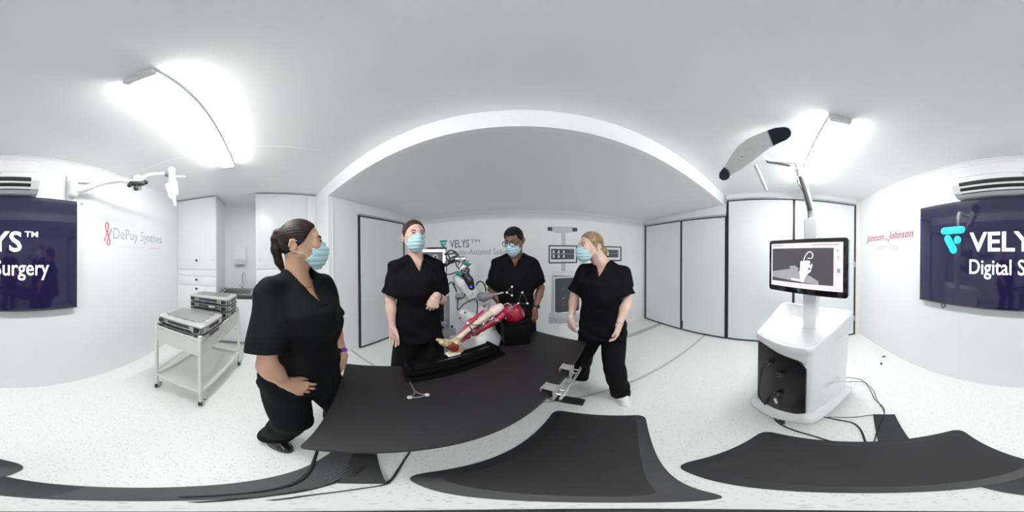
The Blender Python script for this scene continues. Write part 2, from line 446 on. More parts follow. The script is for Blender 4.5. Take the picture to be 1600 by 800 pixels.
# ---------------------------------------------------------------- left wall: cupboards and sink niche
CX = LX
t = thing('tall_cupboard','tall white cupboard in the corner with three black catches','cupboard',(CX-.3,-1.09,0))
MB().bb((CX-.6,BX,0),(CX-.02,-.74,CZ-.02)).build('body', m_cab, t)
def front(y0,y1,z0,z1,parent,name='door',kn=None,catch=None):
    d = MB().box((CX-.009,(y0+y1)/2,(z0+z1)/2),(.02,y1-y0-.006,z1-z0-.006),None,.0015).build(name, m_cab, parent)
    if kn: MB().lathe((CX,kn[0],kn[1]),[(.006,0),(.006,.01),(.009,.012),(.009,.016),(.004,.018)],(1,0,0),12).build('knob', m_alu, d)
    if catch: MB().box((CX+.006,catch[0],catch[1]),(.014,.034,.032),None,.003).build('catch', m_black, d)
# v of catches: 407, 437, 451 ; door split lines 431, 457
def zc(v, y=-.95): return at(307, v, x=CX).z
front(BX+.02,-.745,1.30,2.49,t,'door',kn=(-.79,1.46))
front(BX+.02,-.745,1.255,1.295,t,'drawer') if False else None
z_a, z_b, z_c = zc(407), zc(437), zc(451)
t['note'] = ''
del t['note']
front(BX+.02,-.745,zc(431),1.295,t,'drawer',catch=(at(307,407,x=CX).y,z_a))
front(BX+.02,-.745,zc(446),zc(431),t,'drawer',catch=(at(307,437,x=CX).y,z_b))
front(BX+.02,-.745,.62,zc(446),t,'drawer',catch=(at(307,451,x=CX).y,z_c))
front(BX+.02,-.745,.1,.615,t,'door')
MB().bb((CX-.55,BX+.02,0),(CX-.05,-.75,.1)).build('plinth', m_cab, t)
t = thing('tall_cupboard','tall white cupboard between the sink and the beam post','cupboard',(CX-.3,.35,0))
MB().bb((CX-.6,-.12,.0),(CX-.02,.835,CZ-.02)).build('body', m_cab, t)
front(-.115,.672,1.315,2.49,t,'door',kn=(-.06,1.46)); front(-.115,.672,.1,1.13,t,'door'); front(-.115,.672,1.135,1.31,t,'drawer')
MB().box((CX-.009,.755,1.28),(.02,.155,2.44),None,.0015).build('filler_panel', m_cab, t)
t = thing('sink_cabinet','white base cabinet under the sink in the wall niche','cabinet',(CX-.3,-.43,0))
MB().bb((CX-.6,-.738,.06),(CX-.02,-.122,.745)).build('body', m_cab, t)
MB().box((CX-.009,-.43,.47),(.02,.60,.75),None,.0015).build('door', m_cab, t)
struct('wall_left', MB().bb((CX-.62,-.74,.9),(CX-.6,-.12,CZ)), m_wall, label='white back wall of the sink niche')
m_top = mat('dark_stone_worktop',(.05,.052,.05),.35,var=.3,scale=80)
wt = MB(); y0,y1 = -.738,-.122; sx0,sx1,sy0,sy1 = CX-.47,CX-.09,-.68,-.20
wt.bb((CX-.6,y0,.862),(CX+.02,sy0,.9)); wt.bb((CX-.6,sy1,.862),(CX+.02,y1,.9)); wt.bb((CX-.6,sy0,.862),(sx0,sy1,.9)); wt.bb((sx1,sy0,.862),(CX+.02,sy1,.9))
tag(wt.build('worktop', m_top), 'dark worktop around the inset sink', 'worktop')
m_steel = mat('stainless_steel',(.62,.62,.61),.22,.95,var=.05,stretch=(1,12,1))
t = thing('sink','inset stainless steel sink in the dark worktop','sink',(CX-.28,-.44,.75))
s_ = MB(); s_.bb((sx0,sy0,.75),(sx1,sy1,.755)); s_.bb((sx0,sy0,.75),(sx0+.006,sy1,.903)); s_.bb((sx1-.006,sy0,.75),(sx1,sy1,.903)); s_.bb((sx0,sy0,.75),(sx1,sy0+.006,.903)); s_.bb((sx0,sy1-.006,.75),(sx1,sy1,.903))
s_.build('basin', m_steel, t)
r_ = MB(); 
for a,b in (((sx0-.02,sy0-.02),(sx1+.02,sy0)),((sx0-.02,sy1),(sx1+.02,sy1+.02)),((sx0-.02,sy0),(sx0,sy1)),((sx1,sy0),(sx1+.02,sy1))): r_.bb((a[0],a[1],.9),(b[0],b[1],.905))
r_.build('rim', m_steel, t)
MB().lathe(((sx0+sx1)/2,-.44,.755),[(.03,0),(.03,.003),(.018,.003)],n=16).build('drain', m_dgrey, t)
t = thing('tap','chrome swan-neck tap behind the sink','tap',(CX-.52,-.40,.9))
m_chrome = mat('chrome',(.72,.72,.73),.12,1,var=.02)
MB().lathe((CX-.52,-.40,.9),[(.026,0),(.026,.01),(.018,.02),(.016,.07),(.012,.08)]).build('base', m_chrome, t)
pts = [(CX-.52,-.40,.97),(CX-.52,-.40,1.14),(CX-.51,-.39,1.19),(CX-.47,-.36,1.215),(CX-.43,-.33,1.19),(CX-.42,-.322,1.15)]
MB().tube(spline(pts),.009,12).build('spout', m_chrome, t)
MB().tube([(CX-.52,-.40,.955),(CX-.50,-.45,.975)],.005,8).build('lever', m_chrome, t)
# dispenser on the niche wall
t = thing('paper_towel_dispenser','white paper towel dispenser on the wall above the sink','dispenser',(CX-.55,-.43,1.36))
pf = [(0,1.36),(.085,1.37),(.10,1.42),(.095,1.66),(.07,1.69),(0,1.69)]
cy_ = at(376,395,x=CX-.55).y
MB().prism([(CX-.6+a,cy_-.105,b) for a,b in pf],(0,.21,0)).build('body', mat('dispenser_white',(.86,.86,.85),.25,coat=.3), t)
MB().bb((CX-.6,cy_-.107,1.36),(CX-.497,cy_+.107,1.455)).build('lower_cover', mat('dispenser_grey',(.62,.64,.64),.3), t)
MB().bb((CX-.59,cy_-.07,1.353),(CX-.51,cy_+.07,1.36)).build('slot', m_dgrey, t)
# outlets on the left wall are absent in the photograph
# ================================================================ PEOPLE
def skin(name, col): return mat(name, col, .45, var=.05, scale=14, sss=.12, bump=.08, bscale=400)
def fabric(name, col):
    return mat(name, col, .78, var=.18, scale=5, bump=.35, bscale=900, spec=.12)
m_scrub = fabric('black_scrub_cotton', (.0060,.0052,.0066))
m_scrub2 = fabric('washed_black_scrub_cotton', (.0085,.009,.010))
m_mask = mat('pale_blue_mask_fabric', (.50,.74,.80), .7, var=.03, scale=60, bump=.2, bscale=500)
m_loop = mat('white_elastic', (.85,.85,.86), .6)
m_eyew = mat('eye_white', (.75,.73,.70), .2, coat=.6)
m_brow_d = mat('dark_brow_hair', (.035,.02,.015), .7, var=.2)
def hair_mat(name, c0, c1, stretch):
    m = mat(name, c0, .52, var=.0, spec=.25)
    nt = m.node_tree; b = nt.nodes['Principled BSDF']
    r = [n for n in nt.nodes if n.type == 'VALTORGB'][0]; n = [n for n in nt.nodes if n.type == 'TEX_NOISE'][0]
    r.color_ramp.elements[0].color = (*c0,1); r.color_ramp.elements[1].color = (*c1,1)
    tc = [x for x in nt.nodes if x.type == 'TEX_COORD'][0]
    mp = nt.nodes.new('ShaderNodeMapping'); mp.inputs['Scale'].default_value = stretch
    nt.links.new(tc.outputs['Object'], mp.inputs[0]); nt.links.new(mp.outputs[0], n.inputs['Vector'])
    n.inputs['Scale'].default_value = 40
    bp = nt.nodes.new('ShaderNodeBump'); bp.inputs['Strength'].default_value = .7; bp.inputs['Distance'].default_value = .003
    nt.links.new(n.outputs['Fac'], bp.inputs['Height']); nt.links.new(bp.outputs[0], b.inputs['Normal'])
    return m
def euler_head(yaw, pitch, roll=0):
    """yaw>0 turns to the person's left, pitch>0 looks up, roll>0 tips to the person's right"""
    return (Matrix.Rotation(math.radians(yaw),3,'Z') @ Matrix.Rotation(math.radians(pitch),3,'X') @ Matrix.Rotation(math.radians(roll),3,'Y'))
def hand_prims(w, d, n, side, curl=(.25,.3,.25), thumb=(.55,.25), sc=1.0, spread=.05):
    """w wrist, d towards the knuckles, n back of the hand, side = unit vector towards the thumb.  returns palm fs, finger fs, tips"""
    w, d, n, side = [Vector(a) for a in (w,d,n,side)]
    d.normalize(); n = (n-d*n.dot(d)).normalized(); side = (side-d*side.dot(d)); side = (side-n*side.dot(n)).normalized()
    P = lambda a,b,c: w + (d*a+side*b+n*c)*sc
    palm = [('c', P(0,0,0), P(.035,.012,0), .024*sc, .019*sc), ('c', P(0,0,0), P(.035,-.012,0), .023*sc, .017*sc),
            ('c', P(.035,.014,0), P(.080,.030,-.002), .017*sc, .0125*sc), ('c', P(.03,.004,.001), P(.086,.010,.001), .017*sc, .0125*sc),
            ('c', P(.03,-.008,.001), P(.083,-.011,0), .017*sc, .012*sc), ('c', P(.03,-.014,0), P(.076,-.030,-.003), .016*sc, .0115*sc),
            ('c', P(.015,.02,-.006), P(.05,.026,-.012), .016*sc, .014*sc)]
    fingers = []; nails = []
    for i, (b0, off, L, r) in enumerate(((.086,.031,.072,.0088),(.092,.0105,.080,.009),(.088,-.0105,.074,.0085),(.080,-.031,.058,.0076))):
        p = P(b0-.006, off, 0); ang = 0; sp = (off/.031)*spread
        dd = (d+side*sp).normalized()
        r = r*sc
        for j, fr in enumerate((.46,.30,.26)):
            ang += curl[j] if not isinstance(curl[j],(list,tuple)) else curl[j][i]
            v = dd*math.cos(ang) - n*math.sin(ang)
            q = p + v*L*fr*sc
            fingers.append(('c', p, q, r, r*.9)); p = q; r *= .9
        nails.append((p - v*.006*sc, v, dd*math.sin(ang)+n*math.cos(ang), r))
    p = P(.022,.026,-.006); v = (d*math.cos(thumb[0])+side*math.sin(thumb[0])-n*.35).normalized(); q = p+v*.042*sc
    fingers.append(('c', p, q, .0135*sc, .0105*sc))
    v2 = (d*math.cos(thumb[0]-thumb[1])+side*math.sin(thumb[0]-thumb[1])-n*.45).normalized(); q2 = q+v2*.032*sc
    fingers.append(('c', q, q2, .0105*sc, .0085*sc)); nails.append((q2-v2*.006*sc, v2, (side*.6+n*.8).normalized(), .0085*sc))
    return palm, fingers, nails
def add_shoe(root, a, fwd, m, sole, name='shoe'):
    """a = ankle point (local), fwd = toe direction"""
    f = Vector((fwd[0],fwd[1],0)).normalized(); s = Vector((f.y,-f.x,0))
    A = Vector((a[0],a[1],0))
    S = SDF(A-Vector((.2,.2,0))+Vector((0,0,-.01)), A+Vector((.2,.2,.13)), .005)
    P = lambda x,y,z: A+f*x+s*y+Vector((0,0,z))
    S.cap(P(-.045,0,.045),P(.05,0,.05),.042,.04,.02); S.cap(P(.05,.004,.042),P(.135,.008,.032),.042,.034,.03)
    S.cap(P(-.02,0,.05),P(-.02,0,.10),.045,.046,.03)
    S.op(P(-.3,-.3,-.05),P(.3,.3,.0), lambda X,Y,Z: (.006-Z)+0*X+0*Y, 0, 'int') if False else None
    S.d = np.maximum(S.d, (.004-S.ax[2])[None,None,:])
    sh = link(name, sdf_mesh([S], WM[root.name]), m, root, 'all')
    M = MB(); poly = []
    for k in range(20):
        t = 2*PI*k/20; x = .045+.128*math.cos(t); y = (.044+.006*math.cos(t))*math.sin(t)+.004
        poly.append(WM[root.name] @ P(x,y,0))
    M.prism(poly, (0,0,.022)); M.build('sole', sole, sh)
    return sh
def person(label, root_xy, face, H, skin_m, skin_c, hair_m, J, head, yaw=0, pitch=0, roll=0, w=1.0, belly=0., female=True, hair='pony', scrub=None,
           feet=None, shoe=(None,None), hands=None, iris=(.05,.03,.02), chest_yaw=0, glasses=False, nail_m=None, brow=None, hipw=1.0, hs=1.05, neckv=.14):
    """root_xy on the floor; face = world direction the chest looks to.  J: world points elbow_r, wrist_r, elbow_l, wrist_l; feet: world points"""
    f = Vector((face[0],face[1],0)).normalized(); rz = math.atan2(f.y,f.x)-PI/2
    root = thing('person', label, 'person', (root_xy[0],root_xy[1],0), rz)
    Wi = WM[root.name].inverted(); Lc = lambda p: Wi @ Vector(p)
    scrub = scrub or m_scrub
    shz = .802*H; shw = .172*w; nbz = .846*H
    S_ = {+1: Vector((shw,0,shz)), -1: Vector((-shw,0,shz))}     # +1 = right side (x>0)
    El = {+1: Lc(J['er']), -1: Lc(J['el'])}; Wr = {+1: Lc(J['wr']), -1: Lc(J['wl'])}
    hc = Lc(head); Rh = euler_head(yaw, pitch, roll)
    HP = lambda x,y,z: hc + Rh @ Vector((x,y,z))*hs
    Rl = [list(r) for r in Rh]
    neck0 = Vector((0,-.01,nbz)); 
    # torso measures
    zs = np.array([.47,.52,.58,.64,.70,.755,.79,.82,.85])*H
    bx = np.array([.182,.180,.166,.156,.162,.172,.155,.105,.058])*w
    if not female: bx = np.array([.160,.160,.158,.160,.172,.182,.165,.112,.062])*w
    by = np.array([.135,.135,.125,.118,.128,.128,.105,.078,.056])*(.5+.5*w)+belly*np.array([.6,.9,1,1,.8,.4,.1,0,0])
    cy = np.array([.0,.0,.005,.01,.015,.008,-.005,-.01,-.012])+belly*.4*np.array([1,1,1,1,.8,.3,0,0,0])
    if female:
        by = by+np.array([0,0,0,.0,.018,.020,0,0,0]); cy = cy+np.array([0,0,0,0,.014,.014,0,0,0])
    # ---------- skin: head, neck, chest ; arms ; hands : one mesh
    sh = []
    A = SDF((-.30*w, -.22, 1.0*H*.70), (.30*w, .26, H*.835), .009)
    A.op((-.4,-.4,0),(.4,.4,H), f_loft(zs, 0*zs, cy, bx-.036, by-.034, 2.2), .0)
    
    hlo = [min(hc[i], neck0[i])-.14 for i in range(3)]; hhi = [max(hc[i], neck0[i])+.15 for i in range(3)]
    hlo[2] = nbz-.07
    B = SDF(hlo, hhi, .0034)
    k = .02
    B.ell(HP(0,-.014,.022),[.075*hs,.094*hs,.088*hs],.0,Rl)
    B.ell(HP(0,.022,-.025),[.060*hs,.066*hs,.078*hs],.03,Rl)
    B.cap(HP(0,.058,-.086),HP(0,.05,-.08),.021*hs,.024*hs,.03)
    for s in (1,-1):
        B.cap(HP(s*.050,-.004,-.052),HP(s*.012,.056,-.088),.020*hs,.018*hs,.025)
        B.ell(HP(s*.036,.062,-.018),[.024*hs,.022*hs,.022*hs],.02,Rl)
        B.cap(HP(s*.042,.066,.026),HP(s*.010,.080,.023),.009*hs,.009*hs,.014)
        B.ell(HP(s*.032,.093,.006),[.018*hs,.013*hs,.012*hs],.010,Rl,'sub')
        B.cap(HP(s*.045,.066,.0045),HP(s*.020,.075,.0045),.0105*hs,.0105*hs,.006)
        B.ell(HP(s*.032,.083,.0035),[.0115*hs,.010*hs,.0046*hs],.003,Rl,'sub')
        # ear
        B.ell(HP(s*.076,-.030,-.012),[.0075*hs,.016*hs,.028*hs],.008,Rl)
        B.cap(HP(s*.082,-.040,.010),HP(s*.085,-.046,-.014),.005*hs,.005*hs,.006); B.cap(HP(s*.082,-.040,.010),HP(s*.079,-.022,.014),.005*hs,.004*hs,.006)
        B.ell(HP(s*.085,-.028,-.010),[.005*hs,.007*hs,.013*hs],.004,Rl,'sub')
    B.cap(HP(0,.078,.014),HP(0,.100,-.022),.0085*hs,.0115*hs,.012)
    for s in (1,-1): B.cap(HP(s*.010,.090,-.028),HP(s*.004,.098,-.027),.008*hs,.009*hs,.008)
    B.cap(HP(-.018,.076,-.055),HP(.018,.076,-.055),.008*hs,.008*hs,.008); B.cap(HP(-.014,.075,-.064),HP(.014,.075,-.064),.009*hs,.009*hs,.006)
    nr = (.050 if female else .058)*(.7+.3*w)
    B.cap(HP(0,-.022,-.055), neck0+Vector((0,0,-.03)), nr, nr*1.08, .025)
    B.cap(HP(0,-.03,-.02), neck0+Vector((0,-.02,0)), nr*.9, nr, .03)
    for s in (1,-1):
        B.cap(HP(s*.045,-.02,-.05), neck0+Vector((s*.018,.035,-.035)), .014,.012,.02)
        B.cap(neck0+Vector((0,-.01,-.02)), S_[s]+Vector((-s*.06,0,-.035)), .030, .018, .03)
        B.cap(neck0+Vector((s*.02,.035,-.06)), Vector((s*.09,.02,nbz-.065)), .011,.009,.02)
    B.op((-.4,-.4,0),(.4,.4,H), f_loft(zs, 0*zs, cy, bx-.036, by-.032, 2.2), .03)
    sh += [A, B]
    for s in (1,-1):
        a, b, c = S_[s], El[s], Wr[s]; lo = [min(a[i],b[i],c[i])-.07 for i in range(3)]; hi = [max(a[i],b[i],c[i])+.07 for i in range(3)]
        C = SDF(lo, hi, .0048); q = .9+.25*(w-1)*2
        C.cap(a+(b-a)*.25, b, .040*q, .041*q, .02); C.cap(b, b+(c-b)*.35, .041*q, .042*q, .02); C.cap(b+(c-b)*.3, c, .041*q, .0265*q, .02)
        sh.append(C)
    nails = []
    for s, hp in zip((1,-1), hands):
        if hp is None: continue
        c = Wr[s]; rot = WM[root.name].to_3x3().inverted()
        d = rot @ Vector(hp['d']); n = rot @ Vector(hp['n']); sd = rot @ Vector(hp['t'])
        pal, fin, nl = hand_prims(c, d, n, sd, hp.get('curl',(.3,.35,.3)), hp.get('thumb',(.5,.3)), hp.get('sc',1.0)*(1.0 if not female else .94), hp.get('spread',.06))
        pts = [p for x in pal+fin for p in (x[1],x[2])]
        lo = [min(p[i] for p in pts)-.03 for i in range(3)]; hi = [max(p[i] for p in pts)+.03 for i in range(3)]
        D = SDF(lo, hi, .0024)
        for x in pal: D.cap(x[1],x[2],x[3],x[4],.012)
        D.many([f_cap(x[1],x[2],x[3],x[4]) for x in fin], lo, hi, .006)
        D.cap(c, El[s]+(c-El[s])*.7, .0245, .030, .01)
        sh.append(D); nails += nl
    body = link('body', sdf_mesh(sh, WM[root.name]), skin_m, root, 'all')
    if nail_m:
        for p, v, up, r in nails:
            M = MB(); x = Vector(v).cross(up).normalized(); R = Matrix((x, Vector(v).normalized(), up)).transposed()
            W3 = WM[root.name].to_3x3()
            M.sph(WM[root.name] @ (p+Vector(v)*.004+Vector(up)*r*.55), (r*.75,r*1.2,r*.42), 8, 6, W3 @ R); M.build('nail', nail_m, body, 'all')
    # ---------- eyes, brows
    W3 = WM[root.name].to_3x3(); WP = lambda p: WM[root.name] @ p
    for s in (1,-1):
        M = MB(); M.sph(WP(HP(s*.032,.0725,.0035)), .0118*hs, 14, 10); e = M.build('eye', m_eyew, root, 'all')
        ey = W3 @ (Rh @ Vector((0,1,0)))
        M = MB(); M.lathe(WP(HP(s*.032,.0725,.0035))+ey*.0105*hs, [(.0058,0),(.0055,.0008),(.003,.0014)], ey, 14); M.build('iris', mat('iris_%d'%int(iris[0]*1000+iris[2]*10), iris, .15, coat=1), e)
        M = MB(); pts = [WP(HP(s*x,y,z)) for x,y,z in ((.014,.087,.0215),(.026,.088,.026),(.039,.081,.0265),(.049,.072,.021))]
        M.tube(spline(pts,3), [.0016,.0026,.0030,.003,.003,.003,.0028,.002,.0015,.001], 6); M.build('eyebrow', brow or m_brow_d, root, 'all')
        M = MB(); pts = [WP(HP(s*x,y,z)) for x,y,z in ((.019,.0865,.0055),(.026,.090,.0088),(.034,.0888,.0092),(.044,.0815,.006))]
        M.tube(spline(pts,3), .0017, 5); M.build('eyelashes', m_brow_d, root, 'all')
    # ---------- mask
    Ms = SDF([hc[i]-.16 for i in range(3)], [hc[i]+.16 for i in range(3)], .0032)
    Ms.ell(HP(0,.030,-.048),[.0665*hs,.084*hs,.082*hs],0,Rl); Ms.cap(HP(0,.088,-.012),HP(0,.108,-.035),.010*hs,.016*hs,.03)
    Ms.cap(HP(0,.09,-.07),HP(0,.07,-.095),.02*hs,.02*hs,.03)
    iR = Rh.transposed()
    Xl = lambda X,Y,Z: [iR[i][0]*(X-hc[0])+iR[i][1]*(Y-hc[1])+iR[i][2]*(Z-hc[2]) for i in range(3)]
    def cuts(X,Y,Z):
        x,y,z = [q/hs for q in Xl(X,Y,Z)]
        top = z-(-.019+.30*(y-.042)+.010*np.exp(-(x/.018)**2)); bot = np.maximum(-(z+.122), -(z+.077+1.33*(y-.016))*.6)
        side = -(y-.050+np.where(z>-.05, .25, 1.25)*np.abs(z+.05))
        d = np.maximum(np.maximum(top,bot),side)
        return d*hs
    Ms.op([hc[i]-.2 for i in range(3)], [hc[i]+.2 for i in range(3)], cuts, .004, 'int')
    x,y,z = Xl(Ms.ax[0][:,None,None],Ms.ax[1][None,:,None],Ms.ax[2][None,None,:])
    pl = np.maximum(np.sin((z/hs+.02)*2*PI/.024),-.3)
    Ms.d = (Ms.d + .0030*pl*np.exp(-(x/.07)**2)).astype('f4')
    mk = link('face_mask', sdf_mesh([Ms], WM[root.name]), m_mask, root, 'all')
    for s in (1,-1):
        M = MB()
        for z0,ez in ((-.022,.020),(-.080,-.026)):
            pts = [WP(HP(*p)) for p in ((s*.060,.034,z0),(s*.072,.018,(z0+ez)/2),(s*.083,-.032,ez-.01),(s*.080,-.046,ez*.6-.01))]
            M.tube(spline(pts,4), .0016, 6)
        M.build('ear_loop', m_loop, mk, 'all')
    M = MB(); M.tube([WP(HP(x,y,z)) for x,y,z in ((-.03,.098,-.014),(-.012,.106,-.004),(.0,.110,-.001),(.012,.106,-.004),(.03,.098,-.014))], .0018, 6); M.build('nose_strip', m_mask, mk, 'all')
    # ---------- hair
    Hh = SDF([hc[i]-.19 for i in range(3)], [hc[i]+.19 for i in range(3)], .0036)
    th = .006 if hair != 'short' else .004
    Hh.ell(HP(0,-.016,.024),[(.0765+th)*hs,(.096+th)*hs,(.090+th)*hs],0,Rl)
    if hair == 'short': Hh.ell(HP(0,.0,.05),[.078*hs,.088*hs,.072*hs],.02,Rl)
    def hl(X,Y,Z):
        x,y,z = [q/hs for q in Xl(X,Y,Z)]
        if hair == 'short':
            fr = (y-.045-.15*np.maximum(z,0)-.35*np.maximum(z-.055,0)*6*0)
            face = np.where(z>.062, -.02, y-.042)      # square fringe
            low = -(z+.035)+np.where(y>-.03, .9*(y+.03), 0)
            low = np.minimum(low, .05)
            return np.maximum(face, low*1.0)
        face = y-.016-np.where(z>0,.62,1.7)*z
        face = face + .25*np.abs(x)*0
        low = -(z+.072)
        return np.maximum(face, low)*.85
    Hh.op([hc[i]-.2 for i in range(3)], [hc[i]+.2 for i in range(3)], hl, .012, 'int')
    for s in (1,-1): Hh.ell(HP(s*.086,-.030,-.014),[.014*hs,.013*hs,.024*hs],.008,Rl,'sub')
    if hair == 'pony_high':
        Hh.cap(HP(0,-.095,.062),HP(0,-.118,.060),.014*hs,.017*hs,.012)
        pts = [(0,-.118,.060),(0,-.128,.03),(0,-.128,-.02),(.0,-.115,-.08),(0,-.098,-.118)]; rr = [.017,.022,.024,.020,.012]
        for a,b,ra,rb in zip(pts,pts[1:],rr,rr[1:]): Hh.cap(HP(*a),HP(*b),ra*hs,rb*hs,.012)
    if hair == 'pony_low':
        pts = [(-.0,-.10,-.01),(-.02,-.12,-.04),(-.03,-.112,-.10),(-.035,-.10,-.15)]; rr = [.03,.026,.024,.014]
        for a,b,ra,rb in zip(pts,pts[1:],rr,rr[1:]): Hh.cap(HP(*a),HP(*b),ra*hs,rb*hs,.012)
    if hair == 'bun':
        Hh.cap(HP(0,-.085,-.03),HP(0,-.122,-.042),.032*hs,.034*hs,.015)
        for q,(a,b,r_) in enumerate(((-.135,-.030,.024),(-.142,-.055,.022),(-.125,-.072,.022))): 
            Hh.ell(HP(.012*(q-1),a,b),[.026*hs,r_*hs,r_*hs],.006,Rl)
            Hh.ell(HP(-.016*(q-1),a-.002,b-.012),[.018*hs,.014*hs,.014*hs],.004,Rl)
    x,y,z = Xl(Hh.ax[0][:,None,None],Hh.ax[1][None,:,None],Hh.ax[2][None,None,:])
    Hh.d = (Hh.d + .0008*np.sin(np.arctan2(z-.02,np.abs(x)+.02)*46+6*y*20*0)).astype('f4')
    hr = link('hair', sdf_mesh([Hh], WM[root.name]), hair_m, root, 'all')
    if hair == 'pony_high':
        M = MB(); ax = W3 @ (Rh @ Vector((0,-1,-.1))); M.lathe(WP(HP(0,-.106,.061)), [(.0195*hs,-.006),(.0225*hs,-.003),(.0225*hs,.003),(.0195*hs,.006)], ax, 20); M.build('hair_tie', m_black, hr)
    # ---------- scrub top
    zmax = H*.875; hem = .468*H
    lo = Vector((-.30*w,-.24-belly,hem-.03)); hi = Vector((.30*w,.25+belly,zmax))
    ends = {}
    for s in (1,-1):
        e = S_[s]+(El[s]-S_[s])*.82; ends[s] = e
        for i in range(3): lo[i] = min(lo[i], e[i]-.12); hi[i] = max(hi[i], e[i]+.12)
    hi[2] = zmax
    T = SDF(lo, hi, .0062)
    gz = zs.copy(); gx = bx+np.array([.018,.012,.012,.014,.012,.006,.003,.003,.006]); gy = by+np.array([.018,.016,.014,.014,.010,.006,.004,.004,.006])
    gz[0] = hem-.02
    T.op((-.4,-.4,0),(.4,.4,H), f_loft(gz, 0*zs, cy, gx, gy, 2.25), 0)
    def sleeve(a, e, r0, r1):
        dd = (e-a).normalized(); c0 = f_cap(a, e+dd*.08, r0, r1+(r1-r0)*.3)
        return lambda X,Y,Z: np.maximum(c0(X,Y,Z), (X-e[0])*dd[0]+(Y-e[1])*dd[1]+(Z-e[2])*dd[2])
    sr0, sr1 = .060*(.5+.5*w), .080*(.45+.55*w)
    for s in (1,-1):
        a, e = S_[s], ends[s]
        T.op([min(a[i],e[i])-.1 for i in range(3)], [max(a[i],e[i])+.1 for i in range(3)], sleeve(a+Vector((-s*.01,0,-.005)), e, sr0, sr1), .05)
        T.cap(Vector((s*.055,-.012,nbz-.014)), a+Vector((-s*.01,0,-.004)), .040, .050, .04)
    X,Y,Z = T.ax[0][:,None,None],T.ax[1][None,:,None],T.ax[2][None,None,:]
    fold = .0045*np.sin(9*X+26*Z+3*np.sin(7*Y+5*X)) + .0035*np.sin(31*X-14*Z+4*np.sin(11*Z)) + .003*np.sin(38*(X+.3*Z)+20*Y)*np.clip((.64*H-Z)/.25,0,1)
    T.d = (T.d + fold).astype('f4')
    T.d = np.maximum(T.d, -(T.d+.0165))                                   # hollow garment
    for s in (1,-1):                                                      # sleeve openings
        e = ends[s]; dd = (e-S_[s]).normalized()
        T.cap(e-dd*.05, e+dd*.06, sr1-.015, sr1-.008, 0, 'sub')
    T.d = np.maximum(T.d, (hem-Z))
    # neck hole and V
    zv = nbz-neckv
    T.cap(neck0+Vector((0,.008,-.015)), neck0+Vector((0,.0,.1)), nr+.012, nr+.03, 0, 'sub')
    T.d = np.maximum(T.d, -np.maximum(np.maximum(np.abs(X)-(Z-zv)*.46, -(Y-.0)), zv-Z))
    top = link('scrub_top', sdf_mesh([T], WM[root.name]), scrub, root, 'all')
    # neckband
    for s in (1,-1):
        M = MB(); pts = []
        for q_ in range(12):
            z = zv-.004+(nbz-.015-zv)*q_/11; x = s*(.003+max(0,z-zv)*.46+.005)
            ix = int(round((x-T.lo[0])/T.h)); iz = int(round((z-T.lo[2])/T.h))
            if not (0 <= ix < T.n[0] and 0 <= iz < T.n[2]): continue
            ins = np.nonzero(T.d[ix,:,iz] < 0)[0]
            if len(ins): pts.append(WP(Vector((x, T.lo[1]+T.h*ins[-1]+.0035, z))))
        if len(pts) > 3:
            sm = [pts[0]]+[(pts[i-1]+pts[i]*2+pts[i+1])/4 for i in range(1,len(pts)-1)]+[pts[-1]]
            M.tube(spline(sm,3), .0045, 8); M.build('neckband', scrub, top, 'all')
    def surf(x, z):
        rx = np.interp(z, gz, gx); ry = np.interp(z, gz, gy); c_ = np.interp(z, gz, cy)
        return c_+ry*max(0,1-abs(x/rx)**2.25)**(1/2.25)
    # ---------- trousers
    Ft = {+1: Lc(feet[0]), -1: Lc(feet[1])}; hipz = .50*H
    lo = Vector((-.26,-.24,.02)); hi = Vector((.26,.26,.60*H))
    kn = {}
    for s in (1,-1):
        h = Vector((s*.088*hipw,0,hipz)); a = Vector((Ft[s].x,Ft[s].y,.09)); m_ = (h+a)/2
        L_ = (h-a).length; th_ = .245*H; bend = math.sqrt(max(0, th_**2-(L_/2)**2))
        kf = Vector(feet[2+(0 if s>0 else 1)]) if len(feet) > 2 else None
        dirk = Vector((0,1,0)) if kf is None else (W3.inverted() @ kf)
        kn[s] = m_ + dirk*min(bend,.10)
        for p in (kn[s], a):
            for i in range(2): lo[i] = min(lo[i], p[i]-.13); hi[i] = max(hi[i], p[i]+.13)
    Q = SDF(lo, hi, .0085)
    Q.ell((0,0,.52*H),(.180*w*hipw,.130*w+belly*.5,.11),0)
    for s in (1,-1):
        h = Vector((s*.085*hipw,0,hipz)); a = Vector((Ft[s].x,Ft[s].y,.03))
        Q.cap(h, kn[s], .108*(.4+.6*w)*hipw, .080*(.5+.5*w), .03); Q.cap(kn[s], a+Vector((0,0,.02)), .080*(.5+.5*w), .078, .03)
    X,Y,Z = Q.ax[0][:,None,None],Q.ax[1][None,:,None],Q.ax[2][None,None,:]
    Q.d = (Q.d + .005*np.sin(24*Z+9*X+4*np.sin(9*Y)) + .005*np.sin(46*Z+7*np.sin(6*X+8*Y))*np.clip((.35-Z)/.25,0,1)).astype('f4')
    Q.d = np.maximum(Q.d, .035-Z)
    link('trousers', sdf_mesh([Q], WM[root.name]), scrub, root, 'all')
    for s, ff in ((1,J.get('toe_r')),(-1,J.get('toe_l'))):
        fw = (W3.inverted() @ Vector(ff)) if ff is not None else Vector((s*.2,1,0))
        add_shoe(root, Ft[s], fw, shoe[0], shoe[1])
    return root, HP, WP, El, Wr, body, hr, Lc, surf
